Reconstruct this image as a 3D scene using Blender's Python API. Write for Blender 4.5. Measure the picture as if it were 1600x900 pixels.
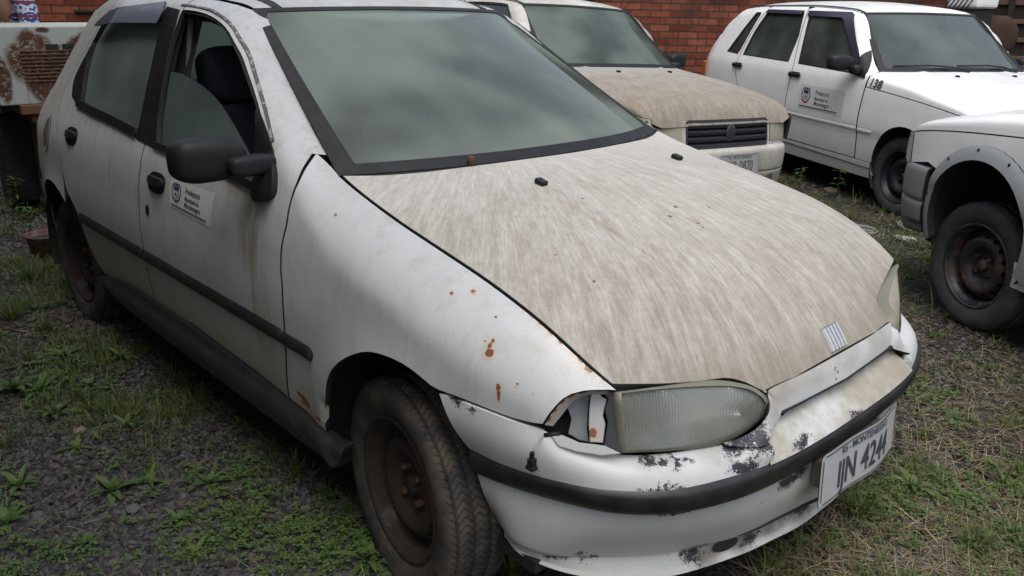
import bpy, bmesh, math, random
import numpy as np
from mathutils import Vector, Matrix, noise
from mathutils.geometry import delaunay_2d_cdt
random.seed(7)
rad = math.radians
for o in list(bpy.data.objects): bpy.data.objects.remove(o)
S = bpy.context.scene
COL = S.collection

# ---------------------------------------------------------------- camera, world, sun
CAM = Vector((1.42640, -1.78072, 1.39926)); FOC = 1304.75
RR = Matrix(((0.68773109, 0.72554897, 0.02458917), (-0.2566975, 0.2113556, 0.94309872), (-0.67906725, 0.6549103, -0.33160243)))
cd = bpy.data.cameras.new('camera'); cam = bpy.data.objects.new('camera', cd); COL.objects.link(cam)
cam.matrix_world = Matrix.Translation(CAM) @ Matrix((RR[0], RR[1], -RR[2])).transposed().to_4x4()
cd.sensor_width = 36; cd.lens = FOC / 1600 * 36; cd.clip_end = 500; cd.clip_start = 0.05
S.camera = cam
S.render.resolution_x = 1024; S.render.resolution_y = 576
W = bpy.data.worlds.new('World'); S.world = W; W.use_nodes = True
SUN_EL, SUN_AZ = 68, -48          # azimuth measured from +x towards +y
wn = W.node_tree; bg = wn.nodes['Background']; sky = wn.nodes.new('ShaderNodeTexSky')
sky.sky_type = 'NISHITA'; sky.sun_disc = False; sky.sun_elevation = rad(SUN_EL); sky.sun_rotation = rad(90 - SUN_AZ)
sky.air_density = 1.6; sky.dust_density = 4.0; sky.ozone_density = 1.0
hs_ = wn.nodes.new('ShaderNodeHueSaturation'); hs_.inputs['Saturation'].default_value = 0.62
wn.links.new(sky.outputs[0], hs_.inputs['Color']); wn.links.new(hs_.outputs[0], bg.inputs[0]); bg.inputs[1].default_value = 0.12
sd = bpy.data.lights.new('sun', 'SUN'); sun = bpy.data.objects.new('sun', sd); COL.objects.link(sun)
sd.energy = 1.1; sd.angle = rad(50); sd.color = (1, .985, .965)
d = Vector((math.cos(rad(SUN_EL)) * math.cos(rad(SUN_AZ)), math.cos(rad(SUN_EL)) * math.sin(rad(SUN_AZ)), math.sin(rad(SUN_EL))))
sun.rotation_euler = d.to_track_quat('Z', 'Y').to_euler(); sun.location = (0, 0, 20)
S.view_settings.view_transform = 'Standard'; S.view_settings.look = 'None'; S.view_settings.exposure = 0.72; S.view_settings.gamma = 1
S.view_settings.use_curve_mapping = False
S.render.engine = 'CYCLES'
S.cycles.max_bounces = 6; S.cycles.transparent_max_bounces = 12; S.cycles.diffuse_bounces = 3; S.cycles.glossy_bounces = 3

# ---------------------------------------------------------------- generic helpers
def ray(u, v):
    return RR.transposed() @ Vector(((u - 800) / FOC, (450 - v) / FOC, 1.0))
def at(u, v, ax, val):
    d = ray(u, v); i = 'xyz'.index(ax)
    return CAM + d * ((val - CAM[i]) / d[i])
def tag(o, label=None, cat=None, group=None, kind=None):
    if label: o['label'] = label
    if cat: o['category'] = cat
    if group: o['group'] = group
    if kind: o['kind'] = kind
    return o
def empty(name, loc=(0, 0, 0), rz=0):
    o = bpy.data.objects.new(name, None); COL.objects.link(o); o.location = loc; o.rotation_euler = (0, 0, rz)
    o.empty_display_size = .1
    return o
def obj(name, me, mat=None, parent=None):
    if isinstance(me, bmesh.types.BMesh):
        b = me; me = bpy.data.meshes.new(name); b.to_mesh(me); b.free()
    o = bpy.data.objects.new(name, me); COL.objects.link(o)
    if mat is not None:
        for m in (mat if isinstance(mat, (list, tuple)) else [mat]): me.materials.append(m)
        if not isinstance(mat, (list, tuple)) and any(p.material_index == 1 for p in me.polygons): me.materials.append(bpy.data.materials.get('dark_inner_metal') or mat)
    if parent is not None: o.parent = parent
    return o
def herm(xs, ys):
    xs = list(map(float, xs)); ys = list(map(float, ys)); n = len(xs)
    dl = [(ys[i + 1] - ys[i]) / (xs[i + 1] - xs[i]) for i in range(n - 1)]
    m = [dl[0]] + [0 if dl[i - 1] * dl[i] <= 0 else 2 * dl[i - 1] * dl[i] / (dl[i - 1] + dl[i]) for i in range(1, n - 1)] + [dl[-1]]
    def f(x):
        if x <= xs[0]: return ys[0] + m[0] * (x - xs[0])
        if x >= xs[-1]: return ys[-1] + m[-1] * (x - xs[-1])
        lo, hi = 0, n - 1
        while hi - lo > 1:
            md = (lo + hi) // 2
            if xs[md] <= x: lo = md
            else: hi = md
        h = xs[hi] - xs[lo]; t = (x - xs[lo]) / h
        return (ys[lo] * (1 + 2 * t) * (1 - t) ** 2 + m[lo] * h * t * (1 - t) ** 2 + ys[hi] * t * t * (3 - 2 * t) + m[hi] * h * t * t * (t - 1))
    return f
def cr(P, t):
    """Catmull-Rom through list of Vectors, t in [0, n-1]"""
    n = len(P); i = max(0, min(n - 2, int(math.floor(t)))); f = t - i
    p1, p2 = P[i], P[i + 1]; p0 = P[i - 1] if i else p1 * 2 - p2; p3 = P[i + 2] if i + 2 < n else p2 * 2 - p1
    return 0.5 * ((2 * p1) + (p2 - p0) * f + (2 * p0 - 5 * p1 + 4 * p2 - p3) * f * f + (3 * p1 - p0 - 3 * p2 + p3) * f ** 3)
def smooth(pts, k=6):
    V = [Vector(p) for p in pts]
    if len(V) < 3: return V
    return [cr(V, i / k) for i in range((len(V) - 1) * k + 1)]
def join(*segs):
    out = []
    for s in segs:
        for p in s:
            p = Vector(p)
            if not out or (p - out[-1]).length > 1e-4: out.append(p)
    if (out[0] - out[-1]).length < 1e-4: out.pop()
    return out
def resample(poly, s, closed=True):
    out = []; n = len(poly)
    for i in range(n if closed else n - 1):
        a, b = poly[i], poly[(i + 1) % n]; L = (b - a).length; k = max(1, int(round(L / s)))
        for j in range(k): out.append(a + (b - a) * (j / k))
    if not closed: out.append(poly[-1])
    # merge crowded
    res = []
    for p in out:
        if not res or (p - res[-1]).length > s * .35: res.append(p)
    if closed and len(res) > 3 and (res[0] - res[-1]).length < s * .35: res.pop()
    return res
def inpoly(px, py, poly):
    c = np.zeros(len(px), bool); n = len(poly)
    for i in range(n):
        x1, y1 = poly[i][0], poly[i][1]; x2, y2 = poly[(i + 1) % n][0], poly[(i + 1) % n][1]
        if y1 == y2: continue
        cond = ((y1 > py) != (y2 > py)) & (px < (x2 - x1) * (py - y1) / (y2 - y1) + x1)
        c ^= cond
    return c
def segdist(px, py, poly):
    d = np.full(len(px), 1e9); n = len(poly)
    for i in range(n):
        ax, ay = poly[i][0], poly[i][1]; bx, by = poly[(i + 1) % n][0] - ax, poly[(i + 1) % n][1] - ay
        L = bx * bx + by * by + 1e-12; t = np.clip(((px - ax) * bx + (py - ay) * by) / L, 0, 1)
        d = np.minimum(d, np.hypot(px - ax - t * bx, py - ay - t * by))
    return d
def tri2d(outer, holes=(), s=.02):
    outer = resample([Vector((p[0], p[1])) for p in outer], s)
    holes = [resample([Vector((p[0], p[1])) for p in h], s) for h in holes]
    xs = [p[0] for p in outer]; ys = [p[1] for p in outer]
    gx, gy = np.meshgrid(np.arange(min(xs) + s / 2, max(xs), s), np.arange(min(ys) + s / 2, max(ys), s * .87))
    gx[::2] += s / 2; gx = gx.ravel(); gy = gy.ravel()
    k = inpoly(gx, gy, outer)
    for h in holes: k &= ~inpoly(gx, gy, h)
    gx, gy = gx[k], gy[k]
    if len(gx):
        d = segdist(gx, gy, outer)
        for h in holes: d = np.minimum(d, segdist(gx, gy, h))
        k = d > s * .45; gx, gy = gx[k], gy[k]
    V = list(outer); E = [(i, (i + 1) % len(outer)) for i in range(len(outer))]
    for h in holes:
        b = len(V); V += h; E += [(b + i, b + (i + 1) % len(h)) for i in range(len(h))]
    V += [Vector((x, y)) for x, y in zip(gx, gy)]
    vo, eo, fo, *_ = delaunay_2d_cdt(V, E, [], 0, 1e-6)
    cx = np.array([sum(vo[i][0] for i in f) / len(f) for f in fo]); cy = np.array([sum(vo[i][1] for i in f) / len(f) for f in fo])
    k = inpoly(cx, cy, outer)
    for h in holes: k &= ~inpoly(cx, cy, h)
    return vo, [f for f, q in zip(fo, k) if q]
def flange(bm, out=.0015, drop=.0025, depth=.015, dirn=-1):
    """rolled edge and inward lip round every open boundary"""
    bm.normal_update()
    be = [e for e in bm.edges if len(e.link_faces) == 1]
    if not be: return
    for e in be: e.smooth = False
    vs = {v for e in be for v in e.verts}
    off = {}
    for v in vs:
        n = v.normal.copy(); o = Vector()
        for e in v.link_edges:
            if len(e.link_faces) == 1:
                f = e.link_faces[0]; dd = (e.verts[1].co - e.verts[0].co).normalized(); s_ = dd.cross(f.normal)
                if s_.dot((e.verts[0].co + e.verts[1].co) / 2 - f.calc_center_median()) < 0: s_ = -s_
                o += s_
        if o.length > 0: o.normalize()
        off[v] = (n, o)
    cur = be
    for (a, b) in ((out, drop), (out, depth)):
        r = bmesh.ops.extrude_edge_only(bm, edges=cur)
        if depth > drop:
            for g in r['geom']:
                if isinstance(g, bmesh.types.BMFace): g.material_index = 1  # dark colour on both rings: gap shade painted in, plus dirt
        ne = [g for g in r['geom'] if isinstance(g, bmesh.types.BMEdge)]; nv = [g for g in r['geom'] if isinstance(g, bmesh.types.BMVert)]
        # map new verts to their source through the connecting edges
        newoff = {}
        for v in nv:
            for e in v.link_edges:
                w = e.other_vert(v)
                if w in off and w not in newoff: src = w; break
            newoff[v] = off[src]
        for v in nv:
            n, o = newoff[v]
            base = v.co.copy()
            if b == drop: v.co = base + o * a - n * b
            else: v.co = base - n * (b - drop)
        off = newoff; cur = [e for e in ne if e.verts[0] in newoff and e.verts[1] in newoff]
def mkpanel(surf, outer, holes=(), s=.02, lip=True, depth=.015, off=0.0, flip=False, mirror=False, rolled=.0011):
    V, F = tri2d(outer, holes, s)
    bm = bmesh.new(); e = 1e-3; vs = []
    for p in V:
        q = surf(p[0], p[1])
        if off:
            n = (surf(p[0] + e, p[1]) - q).cross(surf(p[0], p[1] + e) - q).normalized()
            if flip: n = -n
            q = q + n * off
        vs.append(bm.verts.new(q))
    for f in F:
        a = [vs[i] for i in f]
        if len(set(a)) < 3: continue
        if flip: a.reverse()
        try: bm.faces.new(a)
        except ValueError: pass
    for f in bm.faces: f.smooth = True
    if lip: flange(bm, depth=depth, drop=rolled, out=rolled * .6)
    for f in bm.faces: f.smooth = True
    if mirror: mirrory(bm)
    bm.normal_update()
    return bm
def mirrory(bm):
    for v in bm.verts: v.co.y *= -1
    bmesh.ops.reverse_faces(bm, faces=bm.faces)
def both(name, mk, mat, parent, **kw):
    """right-hand part and its mirrored twin"""
    a = mk(); b = a.copy(); mirrory(b)
    return obj(name, a, mat, parent), obj(name, b, mat, parent)
def netfn(N):
    """bicubic Catmull-Rom surface through rows N[r][c]"""
    N = [[Vector(p) for p in r] for r in N]
    def f(u, v): return cr([cr(r, v) for r in N], u)
    return f
def gridmesh(f, us, vs, lip=True, depth=.012, flip=False, closed_v=False, rolled=.0011, away=(-1.0, 0, .55)):
    bm = bmesh.new(); G = [[bm.verts.new(f(u, v)) for v in vs] for u in us]
    n = len(vs)
    for i in range(len(us) - 1):
        for j in range(n if closed_v else n - 1):
            a = [G[i][j], G[i][(j + 1) % n], G[i + 1][(j + 1) % n], G[i + 1][j]]
            if flip: a.reverse()
            fc = bm.faces.new(a); fc.smooth = True
    bmesh.ops.remove_doubles(bm, verts=bm.verts, dist=1e-5)
    bm.normal_update()
    if away is not None:
        c = Vector(away)
        if sum((f.calc_center_median() - c).dot(f.normal) * f.calc_area() for f in bm.faces) < 0: bmesh.ops.reverse_faces(bm, faces=bm.faces)
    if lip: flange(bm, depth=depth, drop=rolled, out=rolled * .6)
    for fc in bm.faces: fc.smooth = True
    bm.normal_update()
    return bm
def lins(a, b, n): return [a + (b - a) * i / (n - 1) for i in range(n)]
def box(bm, c, s, rot=None, bev=0.0):
    r = bmesh.ops.create_cube(bm, size=1); vs = r['verts']
    M = Matrix.Translation(Vector(c)) @ (rot.to_4x4() if rot is not None else Matrix()) @ Matrix.Diagonal((s[0], s[1], s[2], 1))
    bmesh.ops.transform(bm, matrix=M, verts=vs)
    if bev:
        es = list({e for v in vs for e in v.link_edges})
        bmesh.ops.bevel(bm, geom=es, offset=bev, segments=3, profile=.6, affect='EDGES')
    return vs
def boxbm(*a, **k):
    bm = bmesh.new(); box(bm, *a, **k)
    for f in bm.faces: f.smooth = False
    return bm
def tube(pts, r, seg=8, bm=None, caps=True):
    bm = bm or bmesh.new(); P = [Vector(p) for p in pts]; rings = []; up = Vector((.13, .21, .97))
    for i, p in enumerate(P):
        t = (P[min(i + 1, len(P) - 1)] - P[max(i - 1, 0)]).normalized()
        a = t.cross(up)
        if a.length < .1: a = t.cross(Vector((1, 0, 0)))
        a.normalize(); b = t.cross(a).normalized(); rr = r[i] if hasattr(r, '__len__') else r
        rings.append([bm.verts.new(p + (a * math.cos(k * 2 * math.pi / seg) + b * math.sin(k * 2 * math.pi / seg)) * rr) for k in range(seg)])
    for i in range(len(P) - 1):
        for k in range(seg):
            f = bm.faces.new((rings[i][k], rings[i][(k + 1) % seg], rings[i + 1][(k + 1) % seg], rings[i + 1][k])); f.smooth = True
    if caps:
        bm.faces.new(list(reversed(rings[0]))); bm.faces.new(rings[-1])
    bmesh.ops.recalc_face_normals(bm, faces=bm.faces)
    return bm
def lathe(prof, seg=96, fn=None):
    """profile of (y, r) turned about the y axis"""
    bm = bmesh.new(); G = []
    for (y, r) in prof:
        row = []
        for k in range(seg):
            a = 2 * math.pi * k / seg; p = Vector((r * math.cos(a), y, r * math.sin(a)))
            if fn: p = fn(p, a, y, r)
            row.append(bm.verts.new(p))
        G.append(row)
    for i in range(len(prof) - 1):
        for k in range(seg):
            f = bm.faces.new((G[i][k], G[i][(k + 1) % seg], G[i + 1][(k + 1) % seg], G[i + 1][k])); f.smooth = True
    bm.normal_update()
    return bm
def textmesh(txt, size, bold=0.0, sx=1.0, shear=0.0, extrude=0.0, align='LEFT'):
    cu = bpy.data.curves.new('t', 'FONT'); cu.body = txt; cu.size = size; cu.align_x = align; cu.align_y = 'CENTER'; cu.offset = bold; cu.shear = shear; cu.extrude = extrude; cu.resolution_u = 3
    o = bpy.data.objects.new('t', cu); COL.objects.link(o)
    dg = bpy.context.evaluated_depsgraph_get(); me = bpy.data.meshes.new_from_object(o.evaluated_get(dg))
    bm = bmesh.new(); bm.from_mesh(me); bpy.data.objects.remove(o); bpy.data.curves.remove(cu); bpy.data.meshes.remove(me)
    for v in bm.verts: v.co.x *= sx
    return bm
def addbm(dst, src, fn=None):
    vm = {}
    for v in src.verts: vm[v] = dst.verts.new(fn(v.co) if fn else v.co)
    for f in src.faces:
        try: nf = dst.faces.new([vm[v] for v in f.verts]); nf.material_index = f.material_index; nf.smooth = f.smooth
        except ValueError: pass
    src.free()

# ---------------------------------------------------------------- material helpers
class M:
    def __init__(s, name):
        s.m = bpy.data.materials.new(name); s.m.use_nodes = True; s.t = s.m.node_tree; s.t.nodes.clear()
        s.out = s.t.nodes.new('ShaderNodeOutputMaterial'); s.tc = s.t.nodes.new('ShaderNodeTexCoord')
        s.obj = s.tc.outputs['Object']
    def n(s, ty, **k):
        nd = s.t.nodes.new('ShaderNode' + ty)
        for a, b in k.items(): setattr(nd, a, b)
        return nd
    def put(s, sock, v):
        if isinstance(v, bpy.types.NodeSocket): s.t.links.new(v, sock)
        elif v is not None:
            if isinstance(v, (tuple, list)) and len(v) == 3 and sock.type == 'RGBA': v = (*v, 1)
            sock.default_value = v
    def math(s, op, a, b=None, c=None, clamp=False):
        nd = s.n('Math', operation=op, use_clamp=clamp); s.put(nd.inputs[0], a); s.put(nd.inputs[1], b); s.put(nd.inputs[2], c); return nd.outputs[0]
    def vmath(s, op, a, b=None):
        nd = s.n('VectorMath', operation=op); s.put(nd.inputs[0], a); s.put(nd.inputs[1], b); return nd.outputs['Value' if op in ('LENGTH', 'DISTANCE', 'DOT_PRODUCT') else 'Vector']
    def map(s, v, scale=(1, 1, 1), rot=(0, 0, 0), loc=(0, 0, 0)):
        nd = s.n('Mapping'); s.put(nd.inputs[0], v); nd.inputs['Location'].default_value = loc; nd.inputs['Rotation'].default_value = rot; nd.inputs['Scale'].default_value = scale; return nd.outputs[0]
    def noise(s, v, sc, det=4, rough=.55, dist=0, color=False):
        nd = s.n('TexNoise'); s.put(nd.inputs['Vector'], v); nd.inputs['Scale'].default_value = sc; nd.inputs['Detail'].default_value = det; nd.inputs['Roughness'].default_value = rough; nd.inputs['Distortion'].default_value = dist
        return nd.outputs['Color' if color else 'Fac']
    def ramp(s, f, a, b, lo=0., hi=1.):
        nd = s.n('MapRange', clamp=True, interpolation_type='SMOOTHSTEP'); s.put(nd.inputs[0], f); nd.inputs[1].default_value = a; nd.inputs[2].default_value = b; nd.inputs[3].default_value = lo; nd.inputs[4].default_value = hi
        return nd.outputs[0]
    def mix(s, f, a, b):
        nd = s.n('Mix', data_type='RGBA'); s.put(nd.inputs[0], f); s.put(nd.inputs[6], a); s.put(nd.inputs[7], b); return nd.outputs[2]
    def xyz(s, v):
        nd = s.n('SeparateXYZ'); s.put(nd.inputs[0], v); return nd.outputs
    def comb(s, x, y, z):
        nd = s.n('CombineXYZ'); s.put(nd.inputs[0], x); s.put(nd.inputs[1], y); s.put(nd.inputs[2], z); return nd.outputs[0]
    def bump(s, h, dist=.002, st=1., nrm=None):
        nd = s.n('Bump'); s.put(nd.inputs['Height'], h); nd.inputs['Distance'].default_value = dist; nd.inputs['Strength'].default_value = st; s.put(nd.inputs['Normal'], nrm); return nd.outputs[0]
    def bsdf(s, color, rough=.5, metal=0, spec=.5, nrm=None, coat=0, coatr=.1, trans=None, alpha=None, emit=None, sheen=None):
        p = s.n('BsdfPrincipled'); s.put(p.inputs['Base Color'], color); s.put(p.inputs['Roughness'], rough); s.put(p.inputs['Metallic'], metal); s.put(p.inputs['Specular IOR Level'], spec)
        s.put(p.inputs['Normal'], nrm); s.put(p.inputs['Coat Weight'], coat); s.put(p.inputs['Coat Roughness'], coatr); s.put(p.inputs['Transmission Weight'], trans); s.put(p.inputs['Alpha'], alpha)
        return p.outputs[0]
    def end(s, sh): s.t.links.new(sh, s.out.inputs[0]); return s.m
    def spots(s, pts, wob=.6, nsc=60):
        """union mask of ragged blobs; pts = (x, y, z, r[, zstretch])"""
        nz = s.noise(s.obj, nsc, 3, .6); acc = None
        for p in pts:
            st = p[4] if len(p) > 4 else 1
            dv = s.vmath('SUBTRACT', s.obj, p[:3]); dv = s.vmath('MULTIPLY', dv, (1, 1, 1 / st))
            d = s.math('DIVIDE', s.vmath('LENGTH', dv), p[3])
            d = s.math('ADD', d, s.math('MULTIPLY', s.math('SUBTRACT', nz, .5), wob * 4))
            k = s.ramp(d, 1.05, .75)
            acc = k if acc is None else s.math('MAXIMUM', acc, k)
        return acc
def simple(name, col, rough=.5, metal=0, spec=.5, nsc=8, var=.25, bump=.0, bsc=60, dust=0, dustcol=(.25, .22, .17)):
    m = M(name); nz = m.noise(m.obj, nsc, 5, .6); lo = tuple(c * (1 - var) for c in col); hi = tuple(min(1, c * (1 + var)) for c in col)
    c = m.mix(nz, lo, hi)
    if dust: c = m.mix(m.math('MULTIPLY', m.ramp(m.noise(m.obj, nsc * 2.3, 6, .65), .35, .75), dust), c, dustcol)
    nr = m.bump(m.noise(m.obj, bsc, 4, .6), bump) if bump else None
    return m.end(m.bsdf(c, m.ramp(m.noise(m.obj, nsc * 3, 3), .2, .8, rough * .85, min(1, rough * 1.2)), metal, spec, nr))

# ================================================================ HATCHBACK IN THE FOREGROUND (x forward, y left, front axle at x = 0)
Ybase = herm([.10, .16, .25, .35, .48, .62, .75, .85, .92, 1.0, 1.1, 1.2, 1.3, 1.36, 1.42], [.72, .74, .762, .785, .80, .806, .797, .778, .752, .722, .686, .645, .60, .565, .50])
dXf = herm([-3.05, -2.98, -2.93, -2.8, -2.6, -2.4, -2.1, 0, .1, .2, .3, .39, .45, .53, .6], [.30, .20, .14, .08, .04, .012, 0, 0, .002, .01, .022, .045, .066, .115, .18])
zedge = herm([-3.0, -2.9, -2.75, -2.6, -2.4, -2.0, -1.5, -1.15, -1.06, -.88, -.70, -.52, -.388, -.156, .064, .231, .359, .456, .531, .60],
             [.62, .80, .98, 1.14, 1.30, 1.368, 1.372, 1.352, 1.336, 1.228, 1.120, 1.021, .962, .902, .86, .824, .783, .737, .694, .655])
yedge = herm([-3.0, -2.75, -2.4, -2.0, -1.5, -1.06, -.88, -.70, -.52, -.388, -.156, .064, .231, .359, .456, .531, .60],
             [.60, .57, .52, .525, .525, .50, .54, .58, .62, .65, .66, .665, .665, .66, .65, .63, .60])
Hsh = herm([-3, -1.15, -1.0, -.45, -.2, .2, .5], [.05, .05, .07, .07, .13, .14, .12])
def Ys(x, z):
    y = Ybase(z) - dXf(x) - .10 * min(1, max(0, (-x - 1.9) / .8)) * min(1, max(0, (z - .8) / .5))
    ze = zedge(x); H = Hsh(x)
    if z > ze - H:
        yf = Ybase(ze) - dXf(x) - .10 * min(1, max(0, (-x - 1.9) / .8)) * min(1, max(0, (ze - .8) / .5)); q = min(1.15, (z - ze + H) / H)
        y -= max(0., yf - yedge(x)) * q ** 2.2
    # wheel-arch flare
    for cx in (0, -2.361):
        r = math.hypot(x - cx, z - .29)
        if .28 < r < .46 and z > .2: y += .012 * max(0, 1 - (r - .32) / .10) ** 2 if r > .32 else .012
    return max(y, .05)
def side(x, z): return Vector((x, -Ys(x, z), z))
def hs(u, v):
    """where the ray through a photo pixel meets the near side of the body"""
    d = ray(u, v); d.normalize(); t = .8; prev = t
    def g(t): p = CAM + d * t; return p.y + Ys(p.x, p.z)
    while t < 7 and g(t) < 0: prev = t; t += .02
    a, b = prev, t
    for _ in range(24):
        m = (a + b) / 2
        if g(m) < 0: a = m
        else: b = m
    p = CAM + d * b
    return Vector((p.x, p.z))
def H2(*px): return [hs(*p) for p in px]

# ---- materials
def paint(name, white=.64, dirt=.35, low=.5, rustpts=(), stain=(), chips=(), tint=(.975, .99, 1.0), rough=.38, seed=0, streaks=.5, film=0, grime=()):
    m = M(name); P = m.obj; x, y, z = m.xyz(P)
    big = m.noise(m.map(P, loc=(seed, 0, 0)), 2.2, 5, .6); c = m.mix(big, tuple(white * .90 * t for t in tint), tuple(min(.9, white * 1.08 * t) for t in tint))
    st = m.noise(m.map(P, scale=(26, 26, 1.4), loc=(seed, 3, 0)), 1.0, 5, .65)
    c = m.mix(m.math('MULTIPLY', m.ramp(st, .48, .78), dirt * streaks), c, (.30, .285, .24))
    if film: c = m.mix(m.math('MULTIPLY', m.ramp(m.noise(m.map(P, loc=(0, seed, 1)), 5, 6, .7), .30, .62), film), c, (.27, .235, .165))
    fine = m.noise(P, 95, 2, .5); c = m.mix(m.math('MULTIPLY', m.ramp(fine, .68, .76), .35 * dirt + .08), c, (.16, .13, .09))
    mid = m.noise(P, 14, 6, .7); c = m.mix(m.math('MULTIPLY', m.ramp(mid, .45, .8), dirt * .7), c, (.34, .32, .26))
    lw = m.math('MULTIPLY', m.ramp(m.math('ADD', z, m.math('MULTIPLY', mid, .25)), .78, .30), low)
    c = m.mix(lw, c, (.24, .205, .145))
    for (sx, sy, sz, sr, sk, scol) in grime:
        dv = m.vmath('MULTIPLY', m.vmath('SUBTRACT', P, (sx, sy, sz)), (1, 1, 2.2)); g = m.math('MULTIPLY', m.math('MULTIPLY', m.ramp(m.vmath('LENGTH', dv), sr, sr * .3), m.ramp(mid, .2, .6)), sk); c = m.mix(g, c, scol)
    if stain:
        acc = None
        for (sx, sz, wx, wz, k) in stain:
            gx = m.math('DIVIDE', m.math('SUBTRACT', x, sx), wx); gz = m.math('DIVIDE', m.math('SUBTRACT', z, sz), wz)
            g = m.math('ADD', m.math('MULTIPLY', gx, gx), m.math('MULTIPLY', gz, gz))
            g = m.math('MULTIPLY', m.ramp(g, 1.2, .0), m.math('MULTIPLY', m.ramp(st, .25, .6), k))
            acc = g if acc is None else m.math('MAXIMUM', acc, g)
        c = m.mix(acc, c, (.24, .185, .09))
    met = None
    if rustpts:
        rp = m.spots(rustpts); halo = m.spots([(p[0], p[1], p[2] - .006, p[3] * 1.7, 1.8) for p in rustpts], .5, 90)
        c = m.mix(m.math('MULTIPLY', halo, .35), c, (.52, .30, .13)); c = m.mix(rp, c, m.mix(m.noise(P, 160), (.10, .035, .012), (.30, .12, .04)))
    hgt = mid
    if chips:
        cn = m.math('ADD', m.math('MULTIPLY', m.noise(m.map(P, scale=(1, 1, 1.4)), 70, 8, .9), .60), m.math('MULTIPLY', m.noise(P, 330, 4, .7), .50)); reg = None
        nv = m.n('TexNoise'); m.put(nv.inputs['Vector'], P); nv.inputs['Scale'].default_value = 17; nv.inputs['Detail'].default_value = 5; nv.inputs['Roughness'].default_value = .75
        PW = m.vmath('ADD', P, m.vmath('MULTIPLY', m.vmath('SUBTRACT', nv.outputs['Color'], (.5, .5, .5)), (.16, .16, .07)))
        for p in chips:
            dv = m.vmath('MULTIPLY', m.vmath('SUBTRACT', PW, p[:3]), (1, 1, 1 / (p[4] if len(p) > 4 else 1))); r_ = m.math('SUBTRACT', 1.0, m.math('DIVIDE', m.vmath('LENGTH', dv), p[3] * 1.35), clamp=True)
            reg = r_ if reg is None else m.math('MAXIMUM', reg, r_)
        k = m.ramp(m.math('ADD', cn, m.math('MULTIPLY', reg, .34)), .715, .730)
        c = m.mix(k, c, (.028, .026, .036)); hgt = m.math('SUBTRACT', 1.0, k)
    nr = m.bump(hgt, .0006 if chips else .0004, .8)
    nr = m.bump(m.noise(P, 3.2, 2), .006, .25, nr)
    return m.end(m.bsdf(c, m.ramp(m.noise(P, 7, 4), .25, .75, rough * .8, rough * 1.35), 0, .42, nr, .05 if chips else .25, .2))
def r3(u, v, r, *a):
    p = hs(u, v); q = side(p.x, p.y); return (q.x, q.y, q.z, r, *a)
rp1 = [r3(779, 605, .006), r3(779, 618, .0035, 4), r3(918, 565, .007, 2), r3(880, 530, .010), r3(862, 518, .009), r3(897, 545, .010), r3(925, 574, .010), r3(910, 560, .011), r3(848, 505, .008), r3(916, 575, .004, 4), r3(765, 540, .006, 1.3), r3(758, 533, .003), r3(770, 532, .004), r3(740, 455, .006), r3(706, 458, .004), r3(832, 492, .006),
       r3(820, 482, .005), r3(764, 550, .008), r3(524, 335, .004, 2), r3(945, 590, .006), r3(808, 600, .003), r3(775, 495, .003)]
rp2 = [r3(475, 625, .020), r3(468, 616, .012), r3(482, 634, .012), r3(508, 640, .008, 3), r3(498, 655, .010)]
M_fend = paint('weathered_white_fender', .53, .6, .45, rp1 + rp2, streaks=.7)
M_door = paint('weathered_white_door', .50, .7, 1.0, [], [(-.60, .80, .09, .16, .75), (-.68, .88, .16, .035, .55), (-.57, .60, .05, .30, .45), (-1.9, .42, .8, .14, .35)], seed=2, streaks=1.0)
M_quart = paint('weathered_white_rear_panel', .47, .7, .8, tint=(1, .98, .92), seed=5)
M_roof = paint('weathered_white_roof', .52, .85, 0, film=.4, seed=8)
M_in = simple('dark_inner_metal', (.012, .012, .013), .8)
M_black = simple('black_exterior_plastic', (.009, .0092, .0105), .5, spec=.3, bump=.0006, dust=.18, dustcol=(.05, .047, .042), bsc=250)
M_strip = simple('black_rubber_strip', (.012, .012, .014), .42, bump=.0003, dust=.4, dustcol=(.06, .055, .048), bsc=200)
M_faded = simple('faded_grey_plastic', (.045, .046, .05), .65, bump=.0006, dust=.5, dustcol=(.12, .11, .09), bsc=200)
M_blackin = simple('charcoal_cabin_plastic', (.02, .02, .022), .8)
M_seat = simple('navy_seat_cloth', (.022, .025, .042), .95, nsc=60, bump=.001)
M_visor = simple('smoked_visor', (.035, .028, .05), .22, spec=.6, nsc=4)
M_chrome = simple('dull_chrome', (.75, .76, .80), .30, .55)
M_badgedark = simple('badge_slate_enamel', (.06, .07, .10), .4)
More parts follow.
